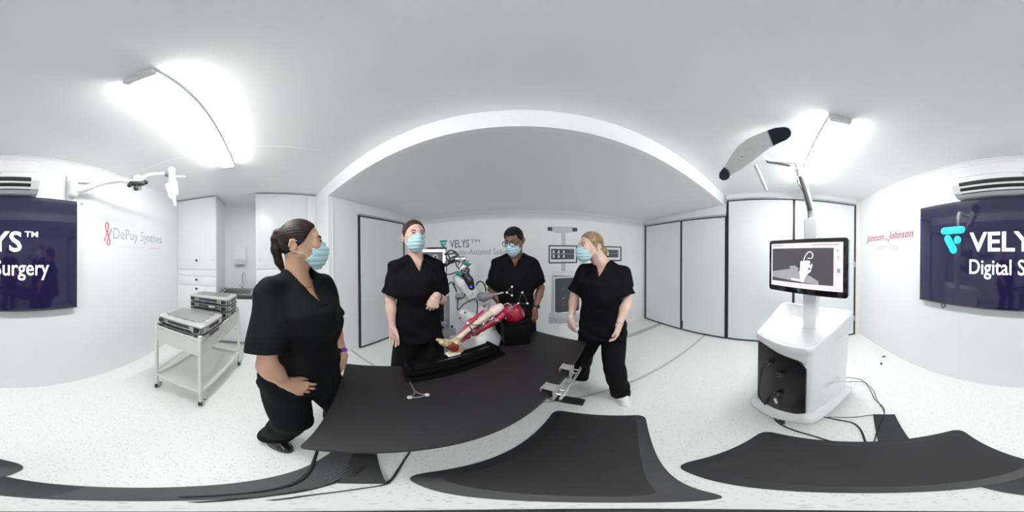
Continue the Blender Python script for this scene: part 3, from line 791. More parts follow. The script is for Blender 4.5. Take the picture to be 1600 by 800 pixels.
def band(root, a, b, t, r, wd, m, name, parent, dial=None, n=24):
    """strap around the forearm a->b (local points) at fraction t"""
    W = WM[root.name]; a = W @ a; b = W @ b; c = a+(b-a)*t; d = (b-a).normalized()
    M = MB(); M.lathe(c, [(r-.003,-wd/2),(r,-wd/2),(r,wd/2),(r-.003,wd/2)], d, n); o = M.build(name, m, parent)
    if dial:
        v = Vector(dial); v = (v-d*v.dot(d)).normalized()
        M = MB(); M.lathe(c+v*(r-.004), [(.017,0),(.018,.004),(.016,.010),(.004,.0105)], v, 20); M.build('watch_case', m_black if name!='purple' else m, o)
    return o
black_shoe = mat('black_leather', (.012,.012,.013), .28, coat=.3); white_shoe = mat('white_rubber_shoe', (.85,.86,.86), .4); dsole = mat('black_sole',(.01,.01,.01),.7)
sk1 = skin('tan_skin', (.60,.36,.24)); sk2 = skin('pale_pink_skin', (.74,.50,.42)); sk3 = skin('brown_skin', (.24,.115,.068)); sk4 = skin('fair_skin', (.74,.52,.42))
hd = hair_mat('dark_brown_hair', (.006,.0035,.003), (.035,.018,.014), (1,.25,1.2))
hd2 = hair_mat('brown_hair', (.03,.014,.012), (.085,.04,.032), (1,.25,1.2))
hb = hair_mat('black_hair', (.004,.003,.003), (.009,.006,.006), (2,2,2))
hbl = hair_mat('ash_blonde_hair', (.16,.10,.055), (.50,.36,.22), (1,.22,1.4))
nl_w = mat('pale_nail_polish', (.80,.74,.72), .2, coat=.5)
T1 = Vector
# --- woman by the left end of the table
rx = (-.78,.17); phi = math.radians(26.6)
p1 = person('woman in washed black scrubs with a dark ponytail at the near left table end', rx, (math.cos(phi),math.sin(phi)), 1.68, sk1, None, hd,
    dict(er=at(418,572,r=.56), wr=at(445,598,r=.565), el=(-.90,.40,1.08), wl=at(536,556,r=.84), toe_r=(.85,.25,0), toe_l=(.9,.4,0)),
    at(472,381,r=.80), yaw=44, pitch=2, w=1.06, belly=.02, hair='pony_high', scrub=m_scrub2, neckv=.125, feet=[(-.735,.035,0),(-.74,.35,0)], shoe=(black_shoe,dsole), hipw=1.1,
    hands=[dict(d=(.15,.80,-.55), n=(.75,-.1,.55), t=(.55,.45,.70), curl=((.25,.35,.42,.5),.5,.35), thumb=(.55,.35), spread=.12), dict(d=(.15,-.1,-.95), n=(.5,.8,0), t=(.5,-.8,.1), curl=((.35,.5,.6,.7),.45,.3), thumb=(.3,.2))], nail_m=nl_w, iris=(.03,.015,.01))
# --- woman behind the table, left
f2 = (.735,-.678)
p2 = person('woman in black scrubs facing front behind the foot of the leg model', at(652,500,r=1.27).xy, f2, 1.755, sk2, None, hd2,
    dict(er=at(610,468,r=1.22), wr=at(613,512,r=1.16), el=at(690,468,r=1.30), wl=at(682,462,r=1.10)),
    at(647,368,r=1.25), yaw=8, pitch=0, w=1.0, hair='pony_low', neckv=.10, feet=[(-.90,.93,0),(-.72,1.10,0)], shoe=(black_shoe,dsole),
    hands=[dict(d=(.22,.0,-.95), n=(-.3,.75,0), t=(.85,-.3,.1), curl=(.22,.3,.2), thumb=(.35,.2)), dict(d=(-.15,-.25,-.80), n=(.55,-.75,.2), t=(-.7,-.5,.1), curl=((.4,.6,.75,.85),.85,.5), thumb=(.35,.3), spread=.10)], iris=(.09,.10,.10))
# --- man
p3 = person('man in black scrubs with short black hair and glasses, looking down behind the leg model', (-.043,1.56), (.0,-1), 1.765, sk3, None, hb,
    dict(er=at(768,452,r=1.60), wr=at(786,482,r=1.47), el=at(845,450,r=1.60), wl=at(836,484,r=1.50)),
    at(803,376,r=1.50), yaw=-24, pitch=-20, w=1.02, female=False, hair='short', neckv=.105, feet=[(-.15,1.58,0),(.08,1.58,0)], shoe=(black_shoe,dsole),
    hands=[dict(d=(.3,-.4,-.8), n=(-.4,-.7,.4), t=(.5,-.5,.3), curl=(.4,.4,.3)), dict(d=(-.05,-.1,-.95), n=(.5,-.8,.0), t=(-.8,-.5,0), curl=(.3,.4,.3), thumb=(.25,.2))], iris=(.02,.012,.008))
# --- blonde woman
p4 = person('woman in black scrubs with blonde bun and white shoes', (.665,1.19), (-.70,-.71), 1.69, sk4, None, hbl,
    dict(er=at(898,462,r=1.40), wr=at(892,497,r=1.30), el=at(980,470,r=1.28), wl=at(967,508,r=1.17), toe_r=(-.9,-.35,0), toe_l=(-.35,-.9,0)),
    at(922,385,r=1.34), yaw=-38, pitch=0, w=1.05, belly=.015, hair='bun', neckv=.105, feet=[(.56,1.45,0),(.74,1.03,0)], shoe=(white_shoe,white_shoe), brow=mat('brown_brow',(.12,.07,.045),.7),
    hands=[dict(d=(.0,-.05,-.97), n=(-.8,-.5,0), t=(-.4,-.8,0), curl=(.3,.4,.3), thumb=(.3,.2)), dict(d=(-.25,-.1,-.95), n=(.75,-.5,0), t=(-.5,-.8,0), curl=(.35,.45,.3), thumb=(.3,.2))], iris=(.06,.07,.08), nail_m=nl_w)
# accessories
r,HP,WP,El,Wr,body,hr,Lc,_ = p1
b_ = band(r, El[-1], Wr[-1], .86, .032, .022, mat('purple_strap',(.16,.06,.42),.5), 'watch_strap', r, dial=(.7,-.7,.2)); b_['label'] = 'purple watch strap'
for pts in (((506,431),(512,433),(516,438),(514,443)),((510,436),(517,441),(521,446),(516,450)),((507,434),(513,440),(517,447),(522,451),(526,448))):
    M = MB(); M.tube(spline([at(u,v,r=.94) for u,v in pts],5), .0035, 6); M.build('curl', hd, hr, 'all')
r,HP,WP,El,Wr,body,hr,Lc,_ = p2
band(r, El[-1], Wr[-1], .82, .033, .010, m_black, 'wristband', r)
for s in (1,-1):
    for k,(x,y,z) in enumerate(((s*.083,-.026,-.042),)):
        MB().sph(WP(HP(x,y,z)), .0035, 8, 6).build('earring', m_chrome, r, 'all')
r,HP,WP,El,Wr,body,hr,Lc,_ = p3
b_ = band(r, El[-1], Wr[-1], .86, .034, .020, m_black, 'watch_strap', r, dial=(.6,-.8,.1)); 
g = MB()
for s in (1,-1):
    ring = [WP(HP(s*.034+.025*math.cos(a), .108-.10*abs(s*.034+.025*math.cos(a))*.35, -.002+.019*math.sin(a))) for a in [2*PI*k/20 for k in range(21)]]
    g.tube(ring, .0028, 6, cap=False)
    g.tube([WP(HP(s*.058,.105,.004)),WP(HP(s*.079,.07,.006)),WP(HP(s*.084,-.030,.006))], .0022, 6)
g.tube([WP(HP(-.010,.107,.002)),WP(HP(0,.112,.005)),WP(HP(.010,.107,.002))], .0018, 6)
g.build('glasses', mat('black_glasses_frame',(.01,.01,.012),.25,coat=.5), r, 'all')
r,HP,WP,El,Wr,body,hr,Lc,srf = p4
band(r, El[1], Wr[1], .93, .030, .009, m_loop, 'bracelet', r)
band(r, El[-1], Wr[-1], .93, .031, .006, m_chrome, 'bracelet', r)
# ================================================================ WALL-MOUNTED THINGS ON THE SCREEN WALL
TY = BX+.06     # front of the screen
U = Vector((0,0,1)); NX = Vector((-1,0,0)); PX = Vector((1,0,0))
m_gloss = mat('glossy_black_bezel',(.012,.012,.014),.12,coat=1)
def screen_mat(name, col, e):
    return mat(name, col, .07, var=.0, emit=e, ecol=col, spec=.6, coat=.6)
m_tv = screen_mat('lit_navy_screen',(.012,.009,.040),.36)
m_tvw = mat('lit_white_lettering',(1,1,1),.4,emit=1.0); m_tvc = mat('lit_cyan_mark',(.01,.62,.80),.4,emit=.85)
tx0, tx1, tz0, tz1 = -.632, 1.15, 1.018, 2.045
tx1 = at(1437,400,y=TY).x; tx0 = at(121,400,y=TY).x
t = thing('wall_television','large wall television with navy title screen','television',((tx0+tx1)/2,TY-.03,tz0))
MB().box(((tx0+tx1)/2,TY-.028,(tz0+tz1)/2),(tx1-tx0,.05,tz1-tz0),None,.006).build('housing', m_gloss, t)
MB().bb((tx0+.35,BX,1.25),(tx1-.35,TY-.05,1.85)).build('wall_bracket', m_black, t)
scn = MB().bb((tx0+.012,TY-.004,tz0+.022),(tx1-.012,TY+.0005,tz1-.012)).build('display', m_tv, t)
MB().bb((tx0,TY-.004,tz0),(tx1,TY+.003,tz0+.008)).build('lower_trim', mat('dark_silver_trim',(.2,.2,.22),.3,.8), t)
y_ = TY+.001
def onw(u, v, y): return at(u, v, y=y)
def mark(parent, name, m, o, X, Y, s, ext=.0008, N=None):
    """two bars and dots mark: o = lower left of its box, s = size"""
    N = Vector(X).cross(Vector(Y)); P = lambda a,b: Vector(o)+Vector(X)*a*s+Vector(Y)*b*s
    def cap2(a, b, ra, rb):
        a, b = Vector(a), Vector(b); d = (b-a); an = math.atan2(d.y,d.x)
        pts = [(a.x+ra*math.cos(t), a.y+ra*math.sin(t)) for t in [an+PI/2+PI*k/10 for k in range(11)]]
        pts += [(b.x+rb*math.cos(t), b.y+rb*math.sin(t)) for t in [an-PI/2+PI*k/10 for k in range(11)]]
        return [P(*p) for p in pts]
    M = MB()
    M.prism(cap2((.14,.86),(.86,.86),.13,.13), N*ext)
    M.prism(cap2((.30,.56),(.54,.15),.14,.14), N*ext*1.4)
    M.prism([P(.70+.14*math.cos(2*PI*k/20), .50+.14*math.sin(2*PI*k/20)) for k in range(20)], N*ext)
    return M.build(name, m, parent)
a = onw(1470,362,y_); b = onw(1506,395,y_)
mark(t,'title_mark',m_tvc,(a.x,y_,b.z-.01),NX,U,(a.x-b.x)*1.05)
V0 = onw(1515,392,y_).x
text('title_lettering','VELYS',m_tvw,(V0,y_,1.545),NX,U,.675,.178,t,bold=.018)
text('title_lettering','TM',m_tvw,(V0-.70,y_,1.675),NX,U,.115,.048,t,bold=.012)
text('title_lettering','Digital Surgery',m_tvw,(V0,y_,1.30),NX,U,.915,.178,t,bold=.008)
tag(text('wall_lettering','x',m_tvw,(0,0,0),NX,U,.01,.01),'x','x') if False else None
# cable hook below the screen
h = thing('cable_clip','small black cable loop hanging under the wall television','clip', at(1474,478,y=BX+.03))
c = at(1474,476,y=BX+.03)
M = MB(); M.tube([c+Vector((.022*math.cos(a_),.0,.022*math.sin(a_)-.01)) for a_ in [2*PI*k/14 for k in range(15)]], .005, 6, cap=False); M.build('loop', m_black, h)
M = MB(); M.tube([c+Vector((.0,0,.012)),c+Vector((.05,-.005,.035)),c+Vector((.12,-.01,.04))], .004, 6); M.build('lead', m_black, h)
# ---- air conditioner
ax0, ax1 = at(63,300,y=-1.24).x, at(1486,300,y=-1.24).x
t = thing('air_conditioner','white wall air conditioner above the wall television','air conditioner',((ax0+ax1)/2,BX+.11,2.06))
pf = [(0,2.065),(.09,2.062),(.15,2.085),(.195,2.15),(.205,2.22),(.20,2.335),(.17,2.36),(0,2.365)]
m_ac = mat('air_conditioner_white',(.80,.80,.81),.25,coat=.3,var=.01)
MB().prism([(ax0,BX+a,b) for a,b in pf],(ax1-ax0,0,0)).build('body', m_ac, t, smooth=20)
MB().prism([(ax0+.015,BX+a,b) for a,b in ((.198,2.212),(.2085,2.22),(.2035,2.335),(.19,2.335),(.19,2.212))],(ax1-ax0-.03,0,0)).build('front_panel', m_ac, t, smooth=20)
vt = MB().prism([(ax0+.07,BX+a,b) for a,b in ((.135,2.0765),(.151,2.083),(.1975,2.149),(.2005,2.172),(.19,2.172),(.14,2.10))],(ax1-ax0-.14,0,0)).build('air_outlet', m_black, t)
for (a0,b0),(a1,b1) in (((.152,2.081),(.164,2.097)),((.182,2.122),(.191,2.137))):
    q = Vector((0,a1-a0,b1-b0)).normalized(); n_ = Vector((0,q.z,-q.y))*.006
    MB().prism([(ax0+.07,BX+a0,b0-.001),(ax0+.07,BX+a1,b1-.001),(ax0+.07,BX+a1+n_.y,b1+n_.z-.001),(ax0+.07,BX+a0+n_.y,b0+n_.z-.001)],(ax1-ax0-.14,0,0)).build('louvre', m_ac, t)
MB().bb((ax0+.30,BX+.203,2.20),(ax0+.33,BX+.2095,2.206)).build('badge', m_alu, t)
# ---- wall lettering
m_let = mat('grey_vinyl_lettering',(.42,.44,.45),.5); m_red = mat('red_vinyl_lettering',(.72,.06,.12),.5); m_pale = mat('faint_grey_vinyl',(.70,.71,.73),.5); m_pink = mat('pale_pink_vinyl',(.85,.45,.5),.5)
wy = BX+.0005
def wt(v): return at(177,v,y=wy)
x0 = at(177,370,y=wy).x; x1 = at(252,370,y=wy).x
t = thing('wall_sign','grey and red company lettering on the wall beside the television','sign',((x0+x1)/2,wy,1.6))
text('lettering','DePuy Synthes',m_let,(x0,wy,1.672),NX,U,x0-x1,.165,t,bold=-.008)
text('small_line','COMPANIES OF',m_pale,(x0-.02,wy,1.615),NX,U,(x0-x1)*.55,.018,t)
text('small_line','Johnson & Johnson',m_pink,(x0-.02-(x0-x1)*.66,wy,1.612),NX,U,(x0-x1)*.32,.026,t,shear=.3)
xs = at(168,360,y=wy).x
M = MB()
def lem(tt, sx=.034, sz=.115): return (xs-.0+sx*math.sin(2*tt)*1.0, sz*math.cos(tt))
pts = []
for k in range(41):
    tt = -.28*PI+ (2*PI-.44*PI)*0 + k*(1.56*PI)/40
def P2(a,b): return Vector((xs+a, wy+.001, 1.5+.262+b))
loop1 = [(-.045,.055),(-.02,-.01),(.005,-.06),(.022,-.095),(.012,-.122),(-.012,-.122),(-.022,-.095),(-.01,-.05),(.012,.0),(.028,.06),(.03,.1),(.012,.122),(-.008,.115),(-.012,.08),(.0,.03),(.015,-.02),(.035,-.075)]
loop1 = [(-.05,.055),(-.03,.0),(-.005,-.06),(.008,-.10),(-.003,-.122),(-.022,-.120),(-.030,-.095),(-.020,-.05),(.004,.0),(.022,.05),(.028,.09),(.015,.118),(-.004,.115),(-.012,.08),(-.002,.03),(.018,-.02),(.045,-.085)]
M.tube(spline([P2(-a*0+a,b) for a,b in loop1],5), .0058, 6); M.build('knot_mark', m_red, t)
x0 = at(1354,370,y=wy).x; x1 = at(1427,370,y=wy).x
t = thing('wall_sign','red script lettering on the wall left of the television','sign',((x0+x1)/2,wy,1.6))
text('lettering','Johnson',mat('crimson_vinyl',(.55,.03,.10),.5),(x0,wy,1.70),NX,U,(x0-x1)*.46,.135,t,shear=.32,bold=.012)
text('lettering','&',mat('crimson_vinyl',(.7,.1,.2),.5),(x0-(x0-x1)*.485,wy,1.715),NX,U,(x0-x1)*.05,.05,t,shear=.3)
text('lettering','Johnson',mat('crimson_vinyl',(.7,.1,.2),.5),(x0-(x0-x1)*.54,wy,1.70),NX,U,(x0-x1)*.46,.135,t,shear=.32,bold=.012)
xa, xb = at(1371,388,y=wy).x, at(1404,388,y=wy).x
text('small_line','INSTITUTE',mat('light_grey_vinyl',(.42,.42,.46),.5),(xa,wy,1.585),NX,U,xa-xb,.052,t)
# ---- front wall graphics (flat prints)
fy = FX-.0008
x0, x1 = at(703,380,y=fy).x, at(733,380,y=fy).x
t = thing('wall_graphic','printed grey title lettering with teal mark on the front wall','wall graphic',((x0+x1)/2,fy,1.5))
m_gl = mat('charcoal_print',(.18,.19,.20),.5); m_gl2 = mat('mid_grey_print',(.34,.35,.36),.5); m_teal = mat('teal_print',(.01,.42,.42),.5)
def zf(v, u=720): return at(u,v,y=fy).z
text('lettering','VELYS',m_gl,(x0,fy,zf(387)),PX,U,x1-x0,zf(375)-zf(387.5),t,bold=.01)
text('lettering','TM',m_gl,(x1+.025,fy,zf(380)),PX,U,at(750,380,y=fy).x-x1-.03,zf(375)-zf(380),t)
xa, xb = at(700,394,y=fy).x, at(806,394,y=fy).x
text('lettering','Robotic-Assisted Solution',m_gl2,(xa,fy,zf(398)),PX,U,xb-xa,zf(389.5)-zf(398),t)
xm = at(687,380,y=fy).x; mark(t,'teal_mark',m_teal,(xm,fy,zf(388.5,693)),PX,U,(at(699,380,y=fy).x-xm)*1.0)
# printed picture of a cart with screens
m_p1 = mat('print_light_grey',(.62,.63,.64),.5); m_p2 = mat('print_dark_grey',(.075,.08,.085),.5); m_p3 = mat('print_mid_grey',(.33,.34,.35),.5); m_p4 = mat('print_white',(.85,.86,.87),.5); m_p5=mat('print_shadow_grey',(.52,.53,.54),.5)
t = thing('wall_graphic','printed picture of a wheeled cart with screens on the front wall','wall graphic',(.72,fy,.4))
def q(u,v): p = at(u,v,y=fy); return (p.x, p.z)
def flat(name, pts, m, d): return MB().prism([(p[0],fy,p[1]) for p in pts],(0,-.0006*d,0)).build(name, m, t)
def prect(u0,v0,u1,v1,r=.0):
    a, b = q(u0,v0), q(u1,v1); cx,cz = (a[0]+b[0])/2,(a[1]+b[1])/2; w_,h_ = abs(b[0]-a[0]),abs(b[1]-a[1])
    return rrect(w_,h_,r or .004,4,cx,cz)
flat('printed_shadow', [q(862,498),q(905,490),q(925,492),q(912,503),q(870,506)], m_p5, 1)
flat('printed_mast', prect(877,360,884,432), m_p1, 1)
flat('printed_body', [q(863,431),q(905,431),q(905,492),q(862,494)], m_p4, 2)
flat('printed_body_edge', [q(862,430),q(866,430),q(866,495),q(861,495)], m_p5, 2.4)
flat('printed_body', prect(862,424,905,431,.01), m_p4, 2)
flat('printed_panel', prect(867,435,905,485,.035), m_p2, 3)
flat('printed_foot', [q(858,489),q(906,489),q(906,496),q(856,497)], m_p1, 3)
for uu in (880,879): pass
for vv,rr in ((451,.012),(466,.018),(477,.012)): flat('printed_connector', [(q(880,vv)[0]+rr*math.cos(a_),q(880,vv)[1]+rr*math.sin(a_)) for a_ in [2*PI*k/12 for k in range(12)]], m_p3, 3.6)
for r_,m_,d_ in ((.062,m_p3,4),(.045,m_p1,5),(.02,m_p3,6)):
    c = q(863,501); flat('printed_wheel', [(c[0]+r_*math.cos(a_),c[1]+r_*math.sin(a_)) for a_ in [2*PI*k/20 for k in range(20)]], m_, d_)
def pmon(u0,v0,u1,v1):
    flat('printed_screen_frame', prect(u0,v0,u1,v1,.012), m_p2, 4)
    flat('printed_screen', prect(u0+2,v0+2,u1-2,v1-2), m_p4, 5)
    flat('printed_picture', prect(u0+4,v0+6,u1-5,v1-6), m_p2, 6)
    n = 3
    for k in range(n):
        uc = u0+8+k*8
        for vc in (v0+11, v1-10):
            c = q(uc,vc); flat('printed_bone', [(c[0]-.012,c[1]+.03),(c[0]+.012,c[1]+.03),(c[0]+.018,c[1]-.025),(c[0],c[1]-.012),(c[0]-.018,c[1]-.025)], m_p4, 7)
    flat('printed_divider', prect(u0+4,(v0+v1)/2-.5,u1-5,(v0+v1)/2+.5), m_p3, 7)
    for k in range(3): flat('printed_divider', prect(u0+30+k*4,v0+6,u0+30.6+k*4,v1-6), m_p3, 7)
pmon(857,383,902,411); pmon(926,384,971,408)
flat('printed_bar', [q(862,354),q(895,354),q(897,361),q(889,364),q(868,364),q(860,361)], m_p1, 4)
flat('printed_bar_end', prect(855.5,354.5,863,361,.02), m_p2, 5); flat('printed_bar_end', prect(894,355.5,902,362,.02), m_p2, 5)
# ---- articulated lamp arm on the screen wall
m_arm = mat('white_enamel',(.88,.88,.88),.28,coat=.3,var=.01)
b0 = at(110,296,y=BX); z0 = 2.19
t = thing('examination_lamp','white articulated wall lamp folded over the television corner','lamp',(b0.x,BX,2.05))
MB().box((b0.x,BX+.02,z0),(.09,.04,.30),None,.01).build('wall_plate', m_arm, t)
MB().lathe((b0.x,BX+.07,z0-.11),[(.03,0),(.045,.02),(.045,.17),(.035,.19)]).build('pivot', m_arm, t)
e1 = at(214,289,r=1.42); e2 = at(262,272,r=1.42)
pa = Vector((b0.x,BX+.07,z0-.06))
M = MB(); M.tube(spline([pa,at(135,294,r=1.47),at(165,284,r=1.46),at(190,282,r=1.44),e1+Vector((.02,0,.01))]),[.034]*8+[.03]*9+[.024]*8,12); M.build('lower_arm', m_arm, t)
M = MB(); M.tube([pa+Vector((0,0,.10)),at(150,290,r=1.5)+Vector((0,0,.02))],.012,8); M.build('gas_strut', mat('grey_strut',(.35,.35,.36),.3), t)
j = M = MB(); M.lathe(e1+Vector((0,0,-.055)),[(.02,0),(.045,.01),(.05,.05),(.04,.10),(.03,.15)]); M.build('elbow_joint', m_arm, t)
e1k = e1-Vector((e1.x,e1.y,0)).normalized()*.055
M = MB(); M.box(e1k+Vector((0,0,-.01)),(.045,.14,.04),Matrix.Rotation(.75,3,'Z'),.015); 
M.sph(e1k+Vector((.045,-.045,-.03)),.02); M.sph(e1k+Vector((-.055,.05,.005)),.022); M.build('brake_clamp', m_black, t)
M = MB(); M.cyl(e1k+Vector((0,0,-.03)),e1k+Vector((.01,.0,-.065)),.014); M.sph(e1k+Vector((.01,.0,-.065)),.022); M.build('brake_knob', m_black, t)
M = MB(); M.tube(spline([e1+Vector((0,0,.03)),at(228,275,r=1.42),at(242,272,r=1.42),e2]),.017,10); M.build('upper_arm', m_arm, t)
M = MB(); a_ = (at(275,272,r=1.40)-e2).normalized(); M.lathe(e2-a_*.02,[(.026,0),(.028,.005),(.028,.03)],(a_.x,a_.y,a_.z)); M.build('grey_pivot_cap', mat('mid_grey_plastic',(.25,.25,.27),.5), t)
hd0 = at(270,268,r=1.40)
S = SDF(hd0-Vector((.2,.2,.5)), hd0+Vector((.2,.2,.12)), .006)
tp = at(268,268,r=1.4); S.cap(tp+Vector((0,0,.02)), at(269,290,r=1.40), .032,.028,.02)
S.cap(at(262,290,r=1.4),at(267,308,r=1.40),.022,.02,.02); S.cap(at(272,286,r=1.4),at(275,303,r=1.40),.028,.022,.02); S.cap(at(270,306,r=1.4),at(274,321,r=1.40),.022,.010,.02); S.cap(at(268,276,r=1.4),at(288,276,r=1.38),.012,.010,.01)
link('lamp_head', sdf_mesh([S]), m_arm, t, 'all')
# shadowless small clip near the television corner
t = tag(MB().box(at(128,318,y=BX+.008),(.03,.014,.02),None,.003).build('cable_clip', mat('pale_grey_plastic',(.6,.6,.6),.5)), 'tiny pale clip on the wall at the television corner', 'clip')
# ================================================================ TABLE AND WHAT STANDS ON IT
TZ = .75
m_tabl = mat('black_table_laminate',(.017,.015,.017),.5,var=.06,scale=6,bump=.05,bscale=600)
m_edge = mat('dark_grey_edge',(.06,.06,.063),.4)
A = at(467,698,z=TZ); C = at(916,534,z=TZ); FR = at(836.5,516.5,z=TZ); FL = at(541,568,z=TZ)
ld = (C-A).normalized(); wd = Vector((-ld.y,ld.x,0))
t = thing('table','black demonstration table with T-shaped feet','table',((A+C+FR+FL)/4).xy.to_3d())
def slab(poly, z0, z1, r=.012):
    """rounded polygon slab"""
    n = len(poly); out = []
    for i in range(n):
        p = Vector(poly[i]); a = (Vector(poly[i-1])-p).normalized(); b = (Vector(poly[(i+1)%n])-p).normalized()
        for k in range(5):
            s_ = k/4; out.append(p + a*r*(1-s_)**2 + b*r*s_**2)
    return [(q.x,q.y,z0) for q in out]
P4 = [(p.x,p.y,0) for p in (A,C,FR,FL)]
MB().prism(slab(P4,TZ-.024,TZ), (0,0,.024)).build('tabletop', m_tabl, t)
def legset(base, L, col_off):
    """T foot: base = near end centre on the floor, running along wd"""
    o = MB(); b = Vector((base.x,base.y,0))
    pr = [(0,0),(0,.022),(.05,.032),(L-.05,.032),(L,.022),(L,0)]
    o.prism([b - ld*.04 + wd*a_ + Vector((0,0,z)) for a_,z in pr], ld*.08); f_ = o.build('foot', mat('black_steel_foot',(.013,.013,.015),.5), t)
    c = b+wd*col_off
    R = Matrix((ld,wd,U)).transposed()
    MB().box(c+Vector((0,0,.365)),(.07,.09,.68),R,.006).build('leg', mat('black_steel_foot',(.013,.013,.015),.5), t)
    MB().box(c+Vector((0,0,.715)),(.06,L*.8,.022),R).build('crossbar', m_dgrey, t)
f1 = at(566,756,z=0); f2_ = at(905,631,z=0)
legset(f1, .60, .30); legset(Vector((.445,1.075,0)), .50, .25)
mid = [Vector((f1.x,f1.y,0))+wd*.30, Vector((.445,1.075,0))+wd*.25]
MB().tube([m_+Vector((0,0,.69)) for m_ in mid], .02, 8).build('stretcher', m_dgrey, t)
# ---- rail clamps at the right near edge
m_cl = mat('grey_painted_clamp',(.42,.40,.40),.35,.3); m_sil = mat('satin_silver',(.62,.61,.61),.25,.9)
R_t = Matrix((ld,wd,U)).transposed()
t = thing('rail_clamp_set','grey clamp pair with side rail on the near edge of the black table','clamp', (.22,.80,.6))
def edge_pt(u,v):
    p = at(u,v,z=TZ); s_ = (p-A).dot(ld); return A+ld*s_
for (u,v) in ((868,612),(893,580)):
    e = edge_pt(u,v); c = Vector((e.x,e.y,0))-wd*.010+ld*.004
    M = MB(); M.box(c+wd*.024+Vector((0,0,TZ+.028)),(.054,.058,.006),R_t,.002); M.box(c-wd*.006+Vector((0,0,TZ-.01)),(.062,.006,.085),R_t,.002); M.box(c+wd*.02+Vector((0,0,TZ-.05)),(.062,.06,.006),R_t,.002)
    M.box(c+wd*.052+Vector((0,0,TZ+.016)),(.062,.006,.03),R_t)
    cl = M.build('clamp_bracket', m_cl, t)
    for k in (-.018,.018): MB().cyl(c+ld*k-wd*.014+Vector((0,0,TZ+.0)),c+ld*k-wd*.052+Vector((0,0,TZ+.0)),.006,None,10).build('pin', m_sil, cl)
    MB().cyl(c+wd*.02+Vector((0,0,TZ-.075)),c+wd*.02+Vector((0,0,TZ-.024)),.007,None,10).build('screw', m_black, cl)
ea, eb = edge_pt(868,612), edge_pt(893,580)
rc = (ea+eb)/2; L = (eb-ea).length+.10
MB().box(Vector((rc.x,rc.y,0))-wd*.054+Vector((0,0,TZ)),(L,.008,.024),R_t,.002).build('side_rail', m_sil, t)
# ---- leg holder: black track with a silver slot
m_blk = mat('matt_black_anodised',(.003,.0025,.003),.6,spec=.12)
r0 = at(650,568,z=.835); r1 = at(765,538,z=.835); rd = (r1-r0).normalized(); rw = Vector((-rd.y,rd.x,0)); R_r = Matrix((rd,rw,U)).transposed()
t = thing('leg_holder','black leg positioning track lying on the table','leg holder',(r0.x,r0.y,TZ))
cen = (r0+r1)/2; L = (r1-r0).length
MB().box(Vector((cen.x,cen.y,.782))+rw*.01,(L+.10,.13,.035),R_r,.006).build('base', m_blk, t)
MB().box(Vector((cen.x,cen.y,.802))+rw*.01,(L+.04,.10,.03),R_r,.004).build('track', m_blk, t)
for s_ in (-1,1): MB().box(Vector((cen.x,cen.y,.80))+rd*s_*(L/2+.035)+rw*.01,(.02,.12,.04),R_r,.004).build('end_block', m_blk, t)
MB().box(Vector((cen.x,cen.y,.8185))-rw*.0,(L,.0045,.005),R_r).build('slot_strip', m_chrome, t)
MB().box(Vector((cen.x,cen.y,.758))+rw*.01,(L+.13,.19,.012),R_r,.003).build('foot_plate', m_blk, t)
# thigh block
tb = at(806,520,r=1.30)
for q_ in ((0,0,0),):
    bx_ = MB().box((tb.x-.01,1.30,.845),(.20,.20,.19),Matrix.Rotation(.25,3,'Z'),.012); bx_.build('thigh_block', m_blk, t)
    MB().box((tb.x+.01,1.30,.945),(.16,.15,.05),Matrix.Rotation(.25,3,'Z') @ Matrix.Rotation(-.2,3,'Y'),.02).build('thigh_pad', m_blk, t)
# ---- leg model
m_mus = mat('red_muscle',(.30,.006,.030),.28,var=.45,scale=22,coat=.5,bump=.4,bscale=60,stretch=(1,1,1))
m_mus2 = mat('pink_red_muscle',(.55,.035,.10),.3,var=.35,scale=30,coat=.4)
m_bone = mat('cream_bone',(.74,.66,.52),.35,var=.12,scale=30,coat=.2); m_pink = mat('pinkish_white_bone',(.90,.66,.68),.35,var=.10,scale=20,coat=.3)
m_foot = mat('mottled_foot_bone',(.52,.44,.26),.4,var=.5,scale=55,coat=.2); m_footr = mat('deep_red_flesh',(.20,.018,.008),.35,var=.5,scale=60,coat=.4)
foot0 = at(708,551,z=.835)
t = thing('anatomical_leg','anatomical bone and muscle leg model held bent at the knee','leg model',(foot0.x,foot0.y,.82))
G = lambda u,v,r: at(u,v,r=r)
rf = foot0.xy.length
an = G(714,531,rf+.01); heel = G(718,546,rf+.02); toe = G(684,532,rf-.03)
def shape(name, m, caps, k=.02, h=.0042, par=t, sub=(), disp=None):
    pts = [Vector(p) for c_ in caps for p in (c_[0],c_[1])]; r_ = max(max(c_[2],c_[3]) for c_ in caps)+.02
    S = SDF([min(p[i] for p in pts)-r_ for i in range(3)],[max(p[i] for p in pts)+r_ for i in range(3)],h)
    for c_ in caps: S.cap(*c_[:4], c_[4] if len(c_) > 4 else k)
    for c_ in sub: S.cap(*c_[:4], .006, 'sub')
    if disp is not None:
        X,Y,Z = S.ax[0][:,None,None],S.ax[1][None,:,None],S.ax[2][None,None,:]; S.d = (S.d+disp(X,Y,Z)).astype('f4')
    return link(name, sdf_mesh([S]), m, par, 'all')
shape('foot', m_foot, [(heel,G(708,537,rf),.026,.028),(G(708,537,rf),G(696,535,rf-.02),.026,.019),(G(696,535,rf-.02),G(684,531,rf-.04),.019,.012),(G(698,539,rf-.02),G(690,536,rf-.045),.015,.012),(an,G(712,543,rf),.025,.027)],.02,.0035,
      disp=lambda X,Y,Z: .0018*np.sin(190*X)*np.sin(170*Y+2)*np.sin(160*Z))
shape('foot_flesh', m_footr, [(G(700,541,rf-.03),G(711,545,rf-.02),.020,.022),(G(706,538,rf-.025),G(712,541,rf-.02),.018,.02)],.015,.0035)
